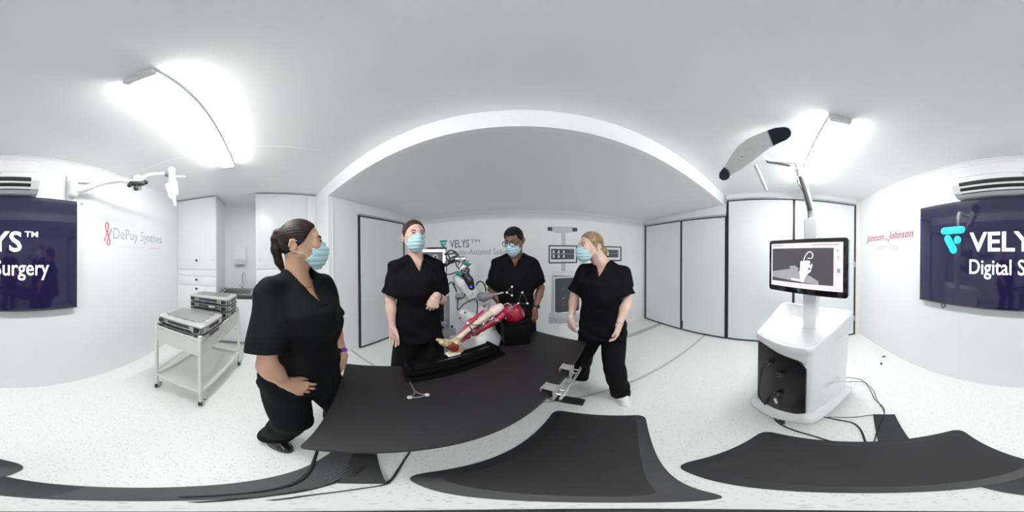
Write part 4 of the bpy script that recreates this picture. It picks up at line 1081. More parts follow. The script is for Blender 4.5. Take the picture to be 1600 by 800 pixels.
MB().box((foot0.x,foot0.y,.828),(.085,.05,.016),R_r,.006).build('heel_plate', mat('white_plastic',(.86,.86,.86),.35), t)
MB().box((foot0.x,foot0.y,.842),(.06,.035,.02),R_r,.006).build('heel_pad', mat('yellowed_plastic',(.62,.60,.25),.4,var=.3), t)
kn = G(772,492,1.25); kt = G(784,482,1.27)
shape('shin_bone', m_bone, [(an+Vector((0,0,.005)),G(735,512,1.08),.017,.017),(G(735,512,1.08),G(765,490,1.20),.017,.026)],.02)
shape('front_muscle', m_mus2, [(G(716,524,1.02),G(735,502,1.10),.006,.014),(G(735,502,1.10),G(755,486,1.2),.014,.010)],.02)
shape('calf_muscle', m_mus, [(G(722,533,1.04),G(742,517,1.14),.010,.030),(G(742,517,1.14),G(768,502,1.22),.034,.036),(G(768,502,1.22),G(784,494,1.27),.034,.028)],.03, disp=lambda X,Y,Z: .0015*np.sin(240*(X-Z)+60*Y))
shape('knee_bone', m_pink, [(G(772,486,1.235),G(781,480,1.25),.036,.032),(G(758,494,1.19),G(772,486,1.235),.018,.030)],.03)
shape('kneecap_muscle', m_mus2, [(G(776,500,1.22),G(790,488,1.24),.020,.020),(G(788,480,1.27),G(796,480,1.29),.012,.014)],.02)
tc1 = G(801,489,1.30); tc0 = G(793,486,1.26)
shape('thigh_muscle', m_mus, [(tc0,tc1,.050,.078),(tc1,G(806,493,1.33),.078,.074)],.03,.005, disp=lambda X,Y,Z: .0015*np.sin(200*(Z+X))*np.sin(90*Y))
# pale cut rim of the thigh
M = MB(); ctr = G(803,492,1.325); ax = (G(812,494,1.36)-tc0).normalized(); Rr = rotm(ax)
for k0,k1 in ((-.62,.62),):
    M.tube([ctr+ax*.03+Rr @ Vector((.076*math.cos(a_),.076*math.sin(a_),0)) for a_ in [2*PI*k/28 for k in range(29)]], .0065, 6, cap=False)
M.build('cut_rim', mat('pale_cut_rim',(.82,.66,.62),.5), t)
# pinned tracker frames and clamps on the leg
m_trk = mat('dark_tracker_frame',(.10,.10,.10),.4,.5); m_ball = mat('reflective_marker',(.70,.68,.68),.35)
def tracker(pts, link_pts, par, r=.004, br=.008):
    M = MB()
    for a_,b_,bow in link_pts:
        a_, b_ = pts[a_], pts[b_]; mid_ = (a_+b_)/2+bow
        M.tube(spline([a_,mid_,b_],5), r, 6)
    o = M.build('tracker_frame', m_trk, par)
    for p in pts:
        v = (Vector((0,0,CAM_H))-p).normalized()
        MB().lathe(p-v*.004, [(br*.6,-.002),(br,0),(br,.006),(br*.5,.008)], v, 14).build('marker', m_ball, o)
    return o
ta = [G(731,505,.98),G(755,506,1.02),G(738.5,526,1.0)]
tr = tracker(ta, [(0,1,Vector((0,0,-.012))),(1,2,Vector((0.008,0,.012))),(0,2,Vector((.01,0,.0)))], t)
MB().tube([ta[1],G(763,499,1.15)],.006,8).build('tracker_stem', m_sil, tr)
tb_ = [G(816,457,1.22),G(824,474,1.22),G(810,474,1.22)]
tr = tracker(tb_, [(0,1,Vector((.004,0,0))),(1,2,Vector((0,0,-.002))),(0,2,Vector((-.004,0,0)))], t, .0022,.008)
MB().tube([tb_[2],G(803,479,1.22),G(797,482,1.24)],.006,8).build('tracker_stem', m_sil, tr)
for (u,v,r_,q_) in ((770,497,1.19,0),(766,500,1.18,.5),(797,481,1.235,1.),(776,501,1.19,.3)):
    c = G(u,v,r_); MB().box(c,(.028,.018,.02),Matrix.Rotation(q_,3,'Z') @ Matrix.Rotation(.6,3,'X'),.003).build('pin_clamp', m_sil, t)
    M = MB(); M.cyl(c+Vector((-.02,0,.015)),c+Vector((.022,.01,-.012)),.0035,None,8); M.build('bone_pin', m_sil, t)
MB().tube(spline([G(788,476,1.24),G(793,474,1.23),G(799,478,1.23),G(801,486,1.24),G(790,497,1.23)]),.003,6).build('wire', m_ball, t)
# ---- pointer tool lying on the table
pz = TZ+.006
pp = [at(637,590,z=pz), at(640,621,z=pz), at(667,617,z=pz), at(629.5,578,z=pz), at(648,611,z=pz)]
t = thing('pointer_tool','forked silver pointer tool with three markers lying on the tabletop','tool',(pp[4].x,pp[4].y,TZ))
M = MB(); M.tube([pp[0],pp[4]],.0045,8); M.tube(spline([pp[4],(pp[4]+pp[1])/2+Vector((.006,0.006,0)),pp[1]],5),.004,8); M.tube(spline([pp[4],(pp[4]+pp[2])/2+Vector((-.0,-.006,0)),pp[2]],5),.004,8); M.build('frame', mat('dull_metal',(.22,.20,.20),.35,.6), t)
M = MB(); M.tube(spline([pp[1],(pp[1]+pp[2])/2+Vector((.004,-.008,0)),pp[2]],5),.004,8); M.build('crosspiece', m_sil, t)
M = MB(); M.tube([pp[3],pp[0]],[.0012,.0028],8); M.build('needle', m_sil, t)
for p in pp[:3]: MB().lathe(p-Vector((0,0,.005)),[(.008,0),(.0105,.002),(.0105,.008),(.006,.010)],(0,0,1),16).build('marker', m_ball, t)
# ================================================================ TRAY TROLLEY
m_tro = mat('pale_powder_coated_steel',(.74,.74,.70),.3,.15,var=.02); m_tub = mat('light_grey_steel_tub',(.74,.74,.71),.35,.15,var=.03)
O = Vector((-1.074,-.445,0)); dD = Vector((-.983,.18,0)).normalized(); dW = Vector((-.18,-.983,0)).normalized()
R_o = Matrix((dD,-dW,U)).transposed()
def TP(d, w_, z): return O+dD*d+dW*w_+Vector((0,0,z))
TL, TW = .82, .455
t = thing('instrument_trolley','pale steel trolley carrying instrument cases beside the sink cabinet','trolley',TP(TL/2,TW/2,0))
for i,(d,w_) in enumerate(((0,0),(0,TW),(TL,0),(TL,TW))):
    MB().box(TP(d,w_,.49),(.026,.026,.80),R_o,.004).build('leg', m_tro, t)
    cx = MB(); cx.lathe(TP(d,w_,.075),[(.012,0),(.016,.004),(.02,.012),(.014,.018)]); 
    cs = cx.build('caster', m_alu, t)
    wh = TP(d,w_,.038)+dD*.012
    MB().lathe(wh-dW*.012,[(.026,0),(.036,.003),(.038,.012),(.036,.021),(.026,.024)],dW,20).build('wheel', m_dgrey, cs)
    f = MB()
    for s_ in (-1,1): f.box(wh+dW*s_*.019+Vector((0,0,.018)),(.034,.003,.05),R_o)
    f.box(wh+Vector((0,0,.044)),(.04,.042,.004),R_o); f.build('fork', m_alu, cs)
    MB().box(wh+dD*.03+Vector((0,0,.03)),(.03,.03,.006),R_o @ Matrix.Rotation(.4,3,'Y'),.002).build('brake', m_dgrey, cs)
M = MB(); z0,z1 = .69,.855
M.box(TP(TL/2,TW/2,z0+.002),(TL,TW,.004),R_o)
for w_ in (0,TW): M.box(TP(TL/2,w_,(z0+z1)/2),(TL,.004,z1-z0),R_o)
for d in (0,TL): M.box(TP(d,TW/2,(z0+z1)/2),(.004,TW,z1-z0),R_o)
M.build('tub', m_tub, t)
M = MB()
for w_ in (0,TW): M.box(TP(TL/2,w_,z1),(TL,.014,.014),R_o,.003)
for d in (0,TL): M.box(TP(d,TW/2,z1),(.014,TW,.014),R_o,.003)
M.build('tub_rim', m_tro, t)
M = MB(); M.box(TP(TL/2,TW/2,.225),(TL,TW,.004),R_o); M.build('lower_shelf', m_tub, t)
M = MB()
for w_ in (0,TW): M.box(TP(TL/2,w_,.235),(TL,.012,.03),R_o)
for d in (0,TL): M.box(TP(d,TW/2,.235),(.012,TW,.03),R_o)
M.build('shelf_lip', m_tro, t)
M = MB(); M.cyl(TP(.01,TW,.30),TP(TL,TW,.46),.004,None,8); M.build('brace', m_alu, t)
M = MB(); M.tube([TP(TL,0,.60),TP(TL,TW,.60)],.008,8); M.build('rear_bar', m_tro, t)
# instrument cases
def perf(name, col, rot=0):
    m = mat(name, col, .3, .75, var=.03)
    nt = m.node_tree; b = nt.nodes['Principled BSDF']; tc = [x for x in nt.nodes if x.type=='TEX_COORD'][0]
    mp = nt.nodes.new('ShaderNodeMapping'); mp.inputs['Rotation'].default_value = (0,0,rot)
    v = nt.nodes.new('ShaderNodeTexVoronoi'); v.inputs['Scale'].default_value = 62; v.inputs['Randomness'].default_value = 0
    nt.links.new(tc.outputs['Object'], mp.inputs[0]); nt.links.new(mp.outputs[0], v.inputs['Vector'])
    lt = nt.nodes.new('ShaderNodeMath'); lt.operation = 'LESS_THAN'; lt.inputs[1].default_value = .32; nt.links.new(v.outputs['Distance'], lt.inputs[0])
    mx = nt.nodes.new('ShaderNodeMix'); mx.data_type = 'RGBA'; nt.links.new(lt.outputs[0], mx.inputs['Factor'])
    rr = [x for x in nt.nodes if x.type=='VALTORGB'][0]; nt.links.new(rr.outputs[0], mx.inputs['A']); mx.inputs['B'].default_value = (.04,.04,.045,1)
    nt.links.new(mx.outputs['Result'], b.inputs['Base Color']); return m
m_perf = perf('perforated_steel', (.50,.50,.49)); m_lid = mat('satin_case_lid',(.66,.66,.65),.28,.6,var=.03)
def case(label, d0, z0, L=.47, Dp=.27, h=.066, lid=True, insert=None, group=None, w0=-.008, rot=0):
    base = TP(d0+Dp/2, w0+L/2, z0)
    r = thing('instrument_case', label, 'case', base, 0, group)
    Rc = R_o @ Matrix.Rotation(rot,3,'Z')
    def CP(a,b,z): return base + Rc @ Vector((a,b,z))   # a depth (towards the wall), b along the width (+b = right in view)
    out = rrect(Dp,L,.035,4)
    def ring(sx, sy, z): return [CP(x*sx,y*sy,z) for x,y in out]
    def stack(levels, name, m, par):
        Mx = MB(); n = len(out); vs = []
        for (s_,z) in levels: vs += ring((Dp-2*s_)/Dp,(L-2*s_)/L,z)
        fs = [(i*n+k,i*n+(k+1)%n,(i+1)*n+(k+1)%n,(i+1)*n+k) for i in range(len(levels)-1) for k in range(n)]
        fs += [tuple(range(n-1,-1,-1)), tuple((len(levels)-1)*n+k for k in range(n))]
        Mx.add(vs,fs); return Mx.build(name, m, par)
    stack([(.006,0),(.002,.004),(.0,h*.8),(.003,h*.86)],'tray_body',m_perf,r)
    stack([(-.004,h*.80),(-.005,h*.84),(-.003,h*.90),(.001,h*.905)],'tray_rim',mat('grey_case_rim',(.28,.28,.28),.4,.4),r)
    if lid:
        ld_ = stack([(.0,h*.9),(.001,h*1.0),(.012,h*1.10),(.02,h*1.12)],'lid',m_lid,r)
        stack([(.052,h*1.115),(.054,h*1.19),(.062,h*1.21)],'lid_panel',m_perf,ld_)
        for b in (-.14,.14): MB().cyl(CP(-.09,b*1.45,h*1.10),CP(-.09,b*1.45,h*1.17),.006,None,10).build('lid_pin', m_dgrey, ld_)
    for sg in (-1,1):     # wire carrying handles, black grips
        M = MB(); b = sg*(L/2-.05)
        pts = [CP(-Dp/2-.002,b-.035,h*.78),CP(-Dp/2-.022,b-.026,h*.22),CP(-Dp/2-.022,b+.026,h*.22),CP(-Dp/2-.002,b+.035,h*.78)]
        M.tube(pts,.0035,6); hnd = M.build('handle', m_alu, r)
        MB().box(CP(-Dp/2-.006,b,h*.50),(.014,.048,h*.42),Rc,.003).build('grip', m_black, hnd)
    MB().box(CP(-Dp/2-.001,0,h*.60),(.004,L*.46,h*.34),Rc).build('front_slot', m_dgrey, r)
    MB().box(CP(-Dp/2-.001,0,h*.14),(.005,L*.80,h*.10),Rc).build('lower_slot', m_black, r)
    for sg in (-1,1): MB().box(CP(0,sg*(L/2+.0005),h*.5),(Dp*.45,.004,h*.36),Rc).build('side_slot', m_dgrey, r)
    if insert is not None: MB().box(CP(-Dp/2-.003,insert*.05,h*.60),(.004,L*.16,h*.24),Rc).build('label_plate', mat('navy_label',(.03,.03,.12),.4) if insert==0 else m_p4, r)
    return r
case('top instrument case of the rear stack of three', .50, .862+.140, lid=True, insert=0, group='rear case stack')
case('middle instrument case of the rear stack of three', .50, .862+.070, lid=False, insert=1)
case('bottom instrument case of the rear stack of three', .50, .862, lid=False, insert=-1)
for o_ in bpy.data.objects:
    if o_.name.startswith('instrument_case') and 'group' in o_: del o_['group']
case('lower open instrument case under the large lidded one at the trolley front', .02, .815, lid=False, Dp=.36)
r = case('large lidded instrument case at the near end of the trolley', .02, .885, lid=True, Dp=.36, h=.07)
M = MB(); M.box(TP(.34,.02,.955),(.012,.012,.02),R_o,.002); M.build('red_latch', mat('red_latch',(.6,.08,.06),.4), r)

# ================================================================ SCREEN CART (right)
m_wp = mat('glossy_white_plastic',(.90,.90,.915),.2,coat=.4,var=.008); m_pan = mat('black_connector_panel',(.010,.008,.010),.3,spec=.3)
CO = Vector((.994,-.036,0)); cT = Vector((-.607,-.795,0)).normalized(); cN = Vector((.795,-.607,0)).normalized()
def CP_(a,n,z): return CO+cT*a+cN*n+Vector((0,0,z))
def trap(fw, bw, n0, n1, rf=.05, rb=.09, seg=6, bow=.024):
    pts = [(-fw,n0),(fw,n0),(bw,n1),(-bw,n1)]; rs = (rf,rf,rb,rb); out = []
    for i in range(4):
        p = Vector((*pts[i],0)); a = (Vector((*pts[i-1],0))-p).normalized(); b = (Vector((*pts[(i+1)%4],0))-p).normalized(); r = rs[i]
        for k in range(seg+1):
            s_ = k/seg; q = p + a*r*(1-s_)**2 + b*r*s_**2; out.append([q.x,q.y])
        if i == 0:
            for k in range(1,6): out.append([-fw+rf+(2*fw-2*rf)*k/6, n0-bow*math.sin(PI*k/6)])
    return out
def lofted(levels, name, m, par, smooth=40, close=True):
    n = len(levels[0][0]); M = MB(); vs = []
    for out, z in levels: vs += [CP_(a,b,(z(a,b) if callable(z) else z)) for a,b in out]
    fs = [(i*n+k,i*n+(k+1)%n,(i+1)*n+(k+1)%n,(i+1)*n+k) for i in range(len(levels)-1) for k in range(n)]
    fs += [tuple(range(n-1,-1,-1)), tuple((len(levels)-1)*n+k for k in range(n))]
    M.add(vs,fs); me = M.mesh(); bm = bmesh.new(); bm.from_mesh(me); bmesh.ops.recalc_face_normals(bm, faces=list(bm.faces)); bm.to_mesh(me); bm.free()
    return link(name, me, m, par, smooth)
t = cart = thing('screen_cart','white wheeled navigation cart with touch screen and overhead camera arm','cart',CP_(0,.25,0))
lofted([(trap(.19,.31,-.0,.50),.15),(trap(.195,.325,-.005,.505),.5),(trap(.20,.335,-.008,.51),.86)],'body',m_wp,t)
sk = lofted([(trap(.225,.36,-.05,.56,.09,.12),.055),(trap(.235,.37,-.06,.57,.09,.12),.08),(trap(.232,.368,-.055,.565,.09,.12),.115),(trap(.215,.35,-.03,.54,.08,.12),.15),(trap(.19,.31,.0,.50),.165)],'base_skirt',m_wp,t)
zr = lambda a,b: .925+.10*max(0,b/.5)**1.3
lofted([(trap(.195,.33,-.005,.505),.84),(trap(.205,.345,-.02,.52),.875),(trap(.21,.352,-.026,.527),lambda a,b: zr(a,b)-.012),(trap(.205,.348,-.02,.522),zr),(trap(.192,.335,-.006,.508),zr),(trap(.175,.305,.02,.475,.06,.1),.912),(trap(.16,.29,.035,.46,.06,.1),.905)],'tray_top',m_wp,t)
pn = [(-.180,.19),(-.14,.172),(0,.155),(.13,.158),(.172,.175),(.178,.20),(.178,.74),(.168,.785),(.13,.81),(.05,.822),(-.06,.845),(-.15,.872),(-.178,.880)]
M = MB()
def bowf(a): return -.023*math.cos(PI/2*min(1,abs(a)/.19))-.006
N_ = 14; vs = []; cols = []
for i in range(N_+1):
    a = -.178+.356*i/N_
    lo = np.interp(a,[-.178,-.14,0,.13,.178],[.20,.178,.162,.166,.20]); hi_ = np.interp(a,[-.178,-.10,-.02,.07,.13,.165,.178],[.885,.868,.842,.825,.81,.785,.74])
    for k in range(5): vs.append(CP_(a,bowf(a)-.006,lo+(hi_-lo)*k/4))
M.add(vs,[(i*5+k,(i+1)*5+k,(i+1)*5+k+1,i*5+k+1) for i in range(N_) for k in range(4)])
pm = M.mesh(); bm = bmesh.new(); bm.from_mesh(pm); g = bmesh.ops.extrude_face_region(bm, geom=list(bm.faces)); bmesh.ops.translate(bm, vec=cN*.014, verts=[e for e in g['geom'] if isinstance(e,bmesh.types.BMVert)]); bmesh.ops.recalc_face_normals(bm, faces=list(bm.faces)); bm.to_mesh(pm); bm.free()
panel = link('connector_panel', pm, m_pan, t, 40)
def onpanel(u,v):
    q_ = ray(u,v); o_ = Vector((0,0,CAM_H)); tt = ((CO+cN*-.02-o_).dot(cN))/q_.dot(cN); return o_+q_*tt
for (u,v) in ((1204,564),(1222,582),(1219,612)):
    c = onpanel(u,v); pl = MB().lathe(c,[(.026,0),(.026,.004),(.017,.006),(.017,.035),(.012,.042),(.010,.06)],-cN,18).build('plug', m_black, panel)
    MB().box(c-cN*.022+cT*.018,(.012,.03,.02),Matrix((cT,cN,U)).transposed(),.003).build('plug_lever', m_dgrey, pl)
    for aa in range(5):
        MB().sph(c-cN*.036+(cT*math.cos(aa*1.26)+U*math.sin(aa*1.26))*.017,.0035,6,4).build('plug_stud', m_alu, pl)
c = onpanel(1220.5,553.5); MB().lathe(c,[(.009,0),(.009,.004),(.007,.006)],-cN,16).build('power_button', mat('lit_blue_button',(.05,.08,.9),.4,emit=1.2), panel)
c = onpanel(1258,569); MB().lathe(c,[(.005,0),(.005,.003)],-cN,10).build('screw_head', m_alu, panel)
# white tipped thin lead hanging below the third plug
w0_ = onpanel(1217,619)-cN*.04; M = MB(); M.cyl(w0_,onpanel(1219,626)-cN*.035,.008,None,10); M.build('lead_tip', m_p4, panel)
MB().tube(spline([onpanel(1219,626)-cN*.03,onpanel(1224,633)-cN*.03,onpanel(1240,640)-cN*.02]),.003,6).build('thin_lead', m_dgrey, panel)
for (a,n) in ((-.19,.02),(.19,.02),(-.28,.48),(.28,.48)):
    c = CP_(a,n,0); cs = MB().lathe(c+Vector((0,0,.045)),[(.012,0),(.03,.008),(.03,.02)],n=14).build('caster', m_wp, t)
    MB().lathe(c-cT*.014+Vector((0,0,.028)),[(.02,0),(.028,.003),(.028,.025),(.02,.028)],cT,18).build('wheel', m_dgrey, cs)
MB().bb((CP_(.06,-.07,0).x-.02,CP_(.06,-.07,0).y-.02,.004),(CP_(.06,-.07,0).x+.03,CP_(.06,-.07,0).y+.015,.035)).build('brake_pedal', m_dgrey, t)
lp = []
# side lettering of the cart
ga = Vector(CP_(.19,0,0)); gb = Vector(CP_(.31,.50,0)); gd = (gb-ga).normalized(); 
gn = Vector((gd.y,-gd.x,0)); gn = gn if gn.dot(cT) > 0 else -gn
text('side_lettering','VELYS',mat('pale_grey_lettering',(.62,.62,.66),.4), ga+gd*.16+gn*.018+Vector((0,0,.42)), gd, U, .16,.035, t)
# column
col = CP_(.05,.33,0)
Rc_ = Matrix((cT,cN,U)).transposed()
MB().box(col+Vector((0,0,1.34)),(.115,.09,.90),Rc_,.02).build('column', m_wp, t)
MB().box(col+Vector((0,0,1.80)),(.05,.05,.08),Rc_,.01).build('column_cap', m_wp, t)
# monitor
TLc, TRc, BRc, BLc = at(1202.5,375,r=1.28), at(1326,372.8,r=.99), at(1324,468.5,r=.99), at(1200.7,450,r=1.28)
mx_ = (TRc-TLc); mx_.z = 0; Wm = mx_.length; mx_.normalize(); mzt = (TLc.z+TRc.z)/2; mzb = (BRc.z+BLc.z)/2
mnn = Vector((mx_.y,-mx_.x,0)); 
if mnn.dot(TLc) > 0: mnn = -mnn        # towards the viewer
o0 = Vector((TLc.x,TLc.y,mzb)); Hm = mzt-mzb
def MPt(a,b,d=0): return o0+mx_*a*Wm+U*b*Hm+mnn*d
scr = thing('touch_screen','','',(0,0,0)) if False else None
def mpoly(name, pts, m, d, par, ext=.0008): return MB().prism([MPt(a,b,d) for a,b in pts], mnn*ext).build(name, m, par)
rr_ = [(x/Wm+.5,y/Hm+.5) for x,y in rrect(Wm,Hm,.02,5)]
mon = MB().prism([MPt(a,b,-.035) for a,b in rr_], mnn*.035).build('monitor', m_gloss, t)
mpoly('lit_display',[(.035,.105),(.945,.105),(.945,.93),(.035,.93)],mat('lit_pale_lilac_display',(.78,.72,.80),.2,emit=.5,ecol=(.80,.74,.82)),0,mon)
mpoly('display_picture',[(.055,.20),(.845,.20),(.845,.835),(.055,.835)],mat('lit_dark_picture',(.075,.07,.085),.2,emit=.6),.0009,mon)
g1 = mat('lit_grey_picture',(.33,.32,.36),.2,emit=.6); g2 = mat('lit_white_picture',(.8,.8,.82),.2,emit=.8); g0 = mat('lit_mid_picture',(.13,.125,.14),.2,emit=.6)
mpoly('picture_backdrop',[(.055,.40),(.30,.56),(.34,.835),(.055,.835)],g0,.0012,mon,.0004)
mpoly('picture_table',[(.055,.30),(.055,.38),(.34,.46),(.5,.40),(.60,.33),(.68,.26),(.68,.20),(.055,.27)],g1,.0018,mon,.0004)
mpoly('picture_robot_body',[(.46,.60),(.56,.62),(.61,.55),(.585,.42),(.55,.38),(.52,.32),(.50,.22),(.46,.23),(.45,.40)],g2,.0024,mon,.0004)
mpoly('picture_robot_arm',[(.31,.50),(.38,.52),(.44,.47),(.40,.38),(.34,.42)],g1,.0026,mon,.0004)
mpoly('picture_robot_base',[(.34,.28),(.50,.26),(.50,.235),(.34,.245)],g2,.003,mon,.0004)
for cx_,cy_2,r_ in ((.585,.56,.016),(.57,.47,.016)): mpoly('picture_joint',[(cx_+r_*math.cos(a_),cy_2+r_*1.5*math.sin(a_)) for a_ in [2*PI*k/12 for k in range(12)]],g0,.003,mon,.0004)
MB().tube(spline([MPt(.50,.62,.003),MPt(.53,.72,.003),MPt(.57,.77,.003),MPt(.61,.73,.003),MPt(.60,.66,.003),MPt(.55,.66,.003)]),.0028,6).build('picture_tool', g2, mon)
for a0,a1,b in ((.05,.22,.885),(.60,.90,.885)): mpoly('display_header',[(a0,b),(a1,b),(a1,b+.012),(a0,b+.012)],mat('lit_grey_text',(.3,.3,.33),.3,emit=.3),.001,mon)
mt = mat('display_dark_text',(.12,.12,.14),.4)
text('display_lettering','F',mt,MPt(.885,.755,.001),mx_,U,.010,.020,mon); text('display_lettering','T',mt,MPt(.885,.635,.001),mx_,U,.012,.020,mon)
for dx,dz in ((0,0),(.018,0),(0,.035),(.018,.035)): mpoly('display_icon',[(.885+dx,.43+dz),(.898+dx,.43+dz),(.898+dx,.455+dz),(.885+dx,.455+dz)],mt,.001,mon)
for a_ in (.83,.90): text('display_lettering','O' if a_<.85 else 'i',mat('lit_grey_text',(.3,.3,.3),.3),MPt(a_,.13,.001),mx_,U,.008 if a_<.85 else .003,.014,mon)
mark(mon,'teal_badge',m_teal,MPt(.415,.02,.0006),mx_,U,.026)
MB().box((MPt(.5,.5,-.07)),(.14,.10,.14),Matrix((mx_,-mnn,U)).transposed(),.01).build('monitor_mount', m_wp, t)
MB().tube([MPt(.5,.5,-.08),col+Vector((0,0,1.43))],.03,12).build('mount_arm', m_wp, t)
# overhead arm and tracking camera
P0 = col+Vector((0,0,1.82)); P1 = at(1249,266,r=1.27); P2 = at(1243,258,r=1.26); P3 = at(1198,251,r=1.17)
a1 = MB().tube([P0,P0+(P1-P0)*.06,P1-(P1-P0)*.05,P1],[.018,.030,.028,.018],12).build('upper_arm', m_wp, t)
sd_ = Vector((P0.y,-P0.x,0)).normalized()*-.0
MB().tube([P0+(P1-P0)*.06+Vector((-.022,.012,0)),P0+(P1-P0)*.80+Vector((-.022,.012,0))],.017,10).build('arm_cover', mat('dark_grey_cover',(.10,.10,.10),.4), a1)
MB().sph(P1,.036).build('elbow_joint', m_wp, t)
a2 = MB().tube(spline([P1,P2+Vector((0,0,.025)),(P2+P3)/2+Vector((0,0,.01)),P3]),[.024]*6+[.019]*12+[.015],12).build('forearm', m_wp, t)
MB().tube([(P2*.8+P3*.2)+Vector((0,0,-.016)),P3+Vector((0,0,-.012))],.011,8).build('arm_cover', mat('dark_grey_cover',(.1,.1,.1),.4), a2)
MB().tube(spline([P1+Vector((.01,.01,0)),P1+Vector((-.03,.02,-.12)),P0+Vector((-.02,.05,.12)),P0+Vector((0,.03,-.08))]),.003,6).build('arm_cable', m_dgrey, t)
E1 = at(1133,272,d=1.45); E2 = at(1229,208,d=1.30); ea_ = (E2-E1).normalized(); vc = (Vector((0,0,CAM_H))-(E1+E2)/2).normalized()
pnrm = (vc-ea_*vc.dot(ea_)).normalized()
def cpl(u,v):
    q_ = ray(u,v); o_ = Vector((0,0,CAM_H)); return o_+q_*((E1-o_).dot(pnrm)/q_.dot(pnrm))
def camprism(name, px, d0, d1, m, par): 
    M = MB(); P = [cpl(*p)+pnrm*d0 for p in px]; c_ = sum(P,Vector())/len(P); n = len(P)
    B = [p-pnrm*(d1+d0) for p in P]; A2 = [c_+(p-c_)*.93+pnrm*.008 for p in P]
    vs = B+P+A2; fs = [(i,(i+1)%n,n+(i+1)%n,n+i) for i in range(n)]+[(n+i,n+(i+1)%n,2*n+(i+1)%n,2*n+i) for i in range(n)]+[tuple(range(n-1,-1,-1)),tuple(range(2*n,3*n))]
    M.add(vs,fs); me = M.mesh(); bm = bmesh.new(); bm.from_mesh(me); bmesh.ops.recalc_face_normals(bm, faces=list(bm.faces)); bm.to_mesh(me); bm.free(); return link(name, me, m, par, 30)
bar = camprism('camera_housing',[(1131,262),(1142,243),(1152,229),(1166,218),(1180,211),(1199,204),(1203,212),(1209,228),(1197,236),(1178,251),(1160,264),(1141,275),(1138,266)],.0,.09,mat('light_grey_plastic',(.78,.80,.79),.4,coat=.1),t)
camprism('camera_end',[(1199,203.5),(1211,199.5),(1225,198),(1233,200),(1238,206),(1237,213),(1230,219),(1209,228.5),(1203,214)],.004,.085,mat('blue_black_window',(.028,.038,.048),.15,coat=.6),bar)
camprism('camera_end',[(1131,261),(1137,266),(1141.5,276),(1136,281),(1130,282),(1124,278),(1124,270)],.004,.085,mat('blue_black_window',(.03,.04,.05),.15),bar)
c = cpl(1160,245); MB().sph(c+pnrm*.006,.005,8,6).build('camera_aimer', m_dgrey, bar)
MB().tube([P3,cpl(1192,246)-pnrm*.07],.02,10).build('camera_pivot', m_wp, t)
MB().tube([at(1180,258,d=1.36),at(1197,297,d=1.36)],[.014,.014],12).build('camera_handle', mat('off_white_plastic',(.80,.81,.80),.4), t)
# cables belonging to the cart
def cable(label, pts, r, m=m_black, cat='cable'):
    return tag(MB().tube(spline(pts,8), r, 8).build('cable', m), label, cat)
F = lambda u,v,z=.007: at(u,v,z=z)
k0 = onpanel(1204,564)-cN*.06
cable('thick black cable hanging from the upper plug of the screen cart', [k0,k0-cN*.03+Vector((0,0,-.10)),onpanel(1198,612)-cN*.07,F(1203,640,.05)-Vector((0,0,0)),F(1216,660),F(1240,672),F(1270,681),F(1320,695)], .0065)
cable('black cable curving from under the screen cart to the right floor mat', [CP_(.17,-.03,.10),F(1275,650),F(1310,656),F(1333,661),F(1345,672),F(1352,690)], .006)
cable('thin grey cable running from the cart to the black floor plate', [CP_(.18,-.02,.09),F(1290,652),F(1330,652),F(1365,648,.012),F(1382,648,.016)], .0035, m_dgrey)
cable('thin black lead arching behind the screen cart, outer one', [F(1316,590,.02),F(1330,590),F(1347,594),F(1358,606),F(1367,624),F(1380,636,.009),F(1381,650,.018),F(1372,668,.018),F(1366,690,.02)], .0032)
cable('thin grey lead crossing the outer lead behind the screen cart', [F(1316,597,.02),F(1335,596),F(1352,598,.01),F(1365,610,.014),F(1369,622,.014),F(1380,640,.016),F(1382,649,.022)], .0028, m_dgrey)
# floor plate
pl = [F(1364,648,0),F(1398,648,0),F(1424,690,0),F(1372,690,0)]
fp = MB().prism([(p.x,p.y,.002) for p in pl],(0,0,.009)).build('floor_plate', mat('matt_dark_blue_black',(.02,.02,.028),.6)); tag(fp,'flat black plate on the floor at the edge of the right mat','plate')
for (u,v,lb) in ((1381,557,'tiny dark clip lying on the floor, the one nearer the wall'),(1377,568,'tiny dark clip lying on the floor, the one farther from the wall')):
    c = F(u,v,.006); tag(MB().box(c,(.05,.022,.012),Matrix.Rotation(u*1.3,3,'Z'),.004).build('floor_clip', m_dgrey), lb, 'clip')

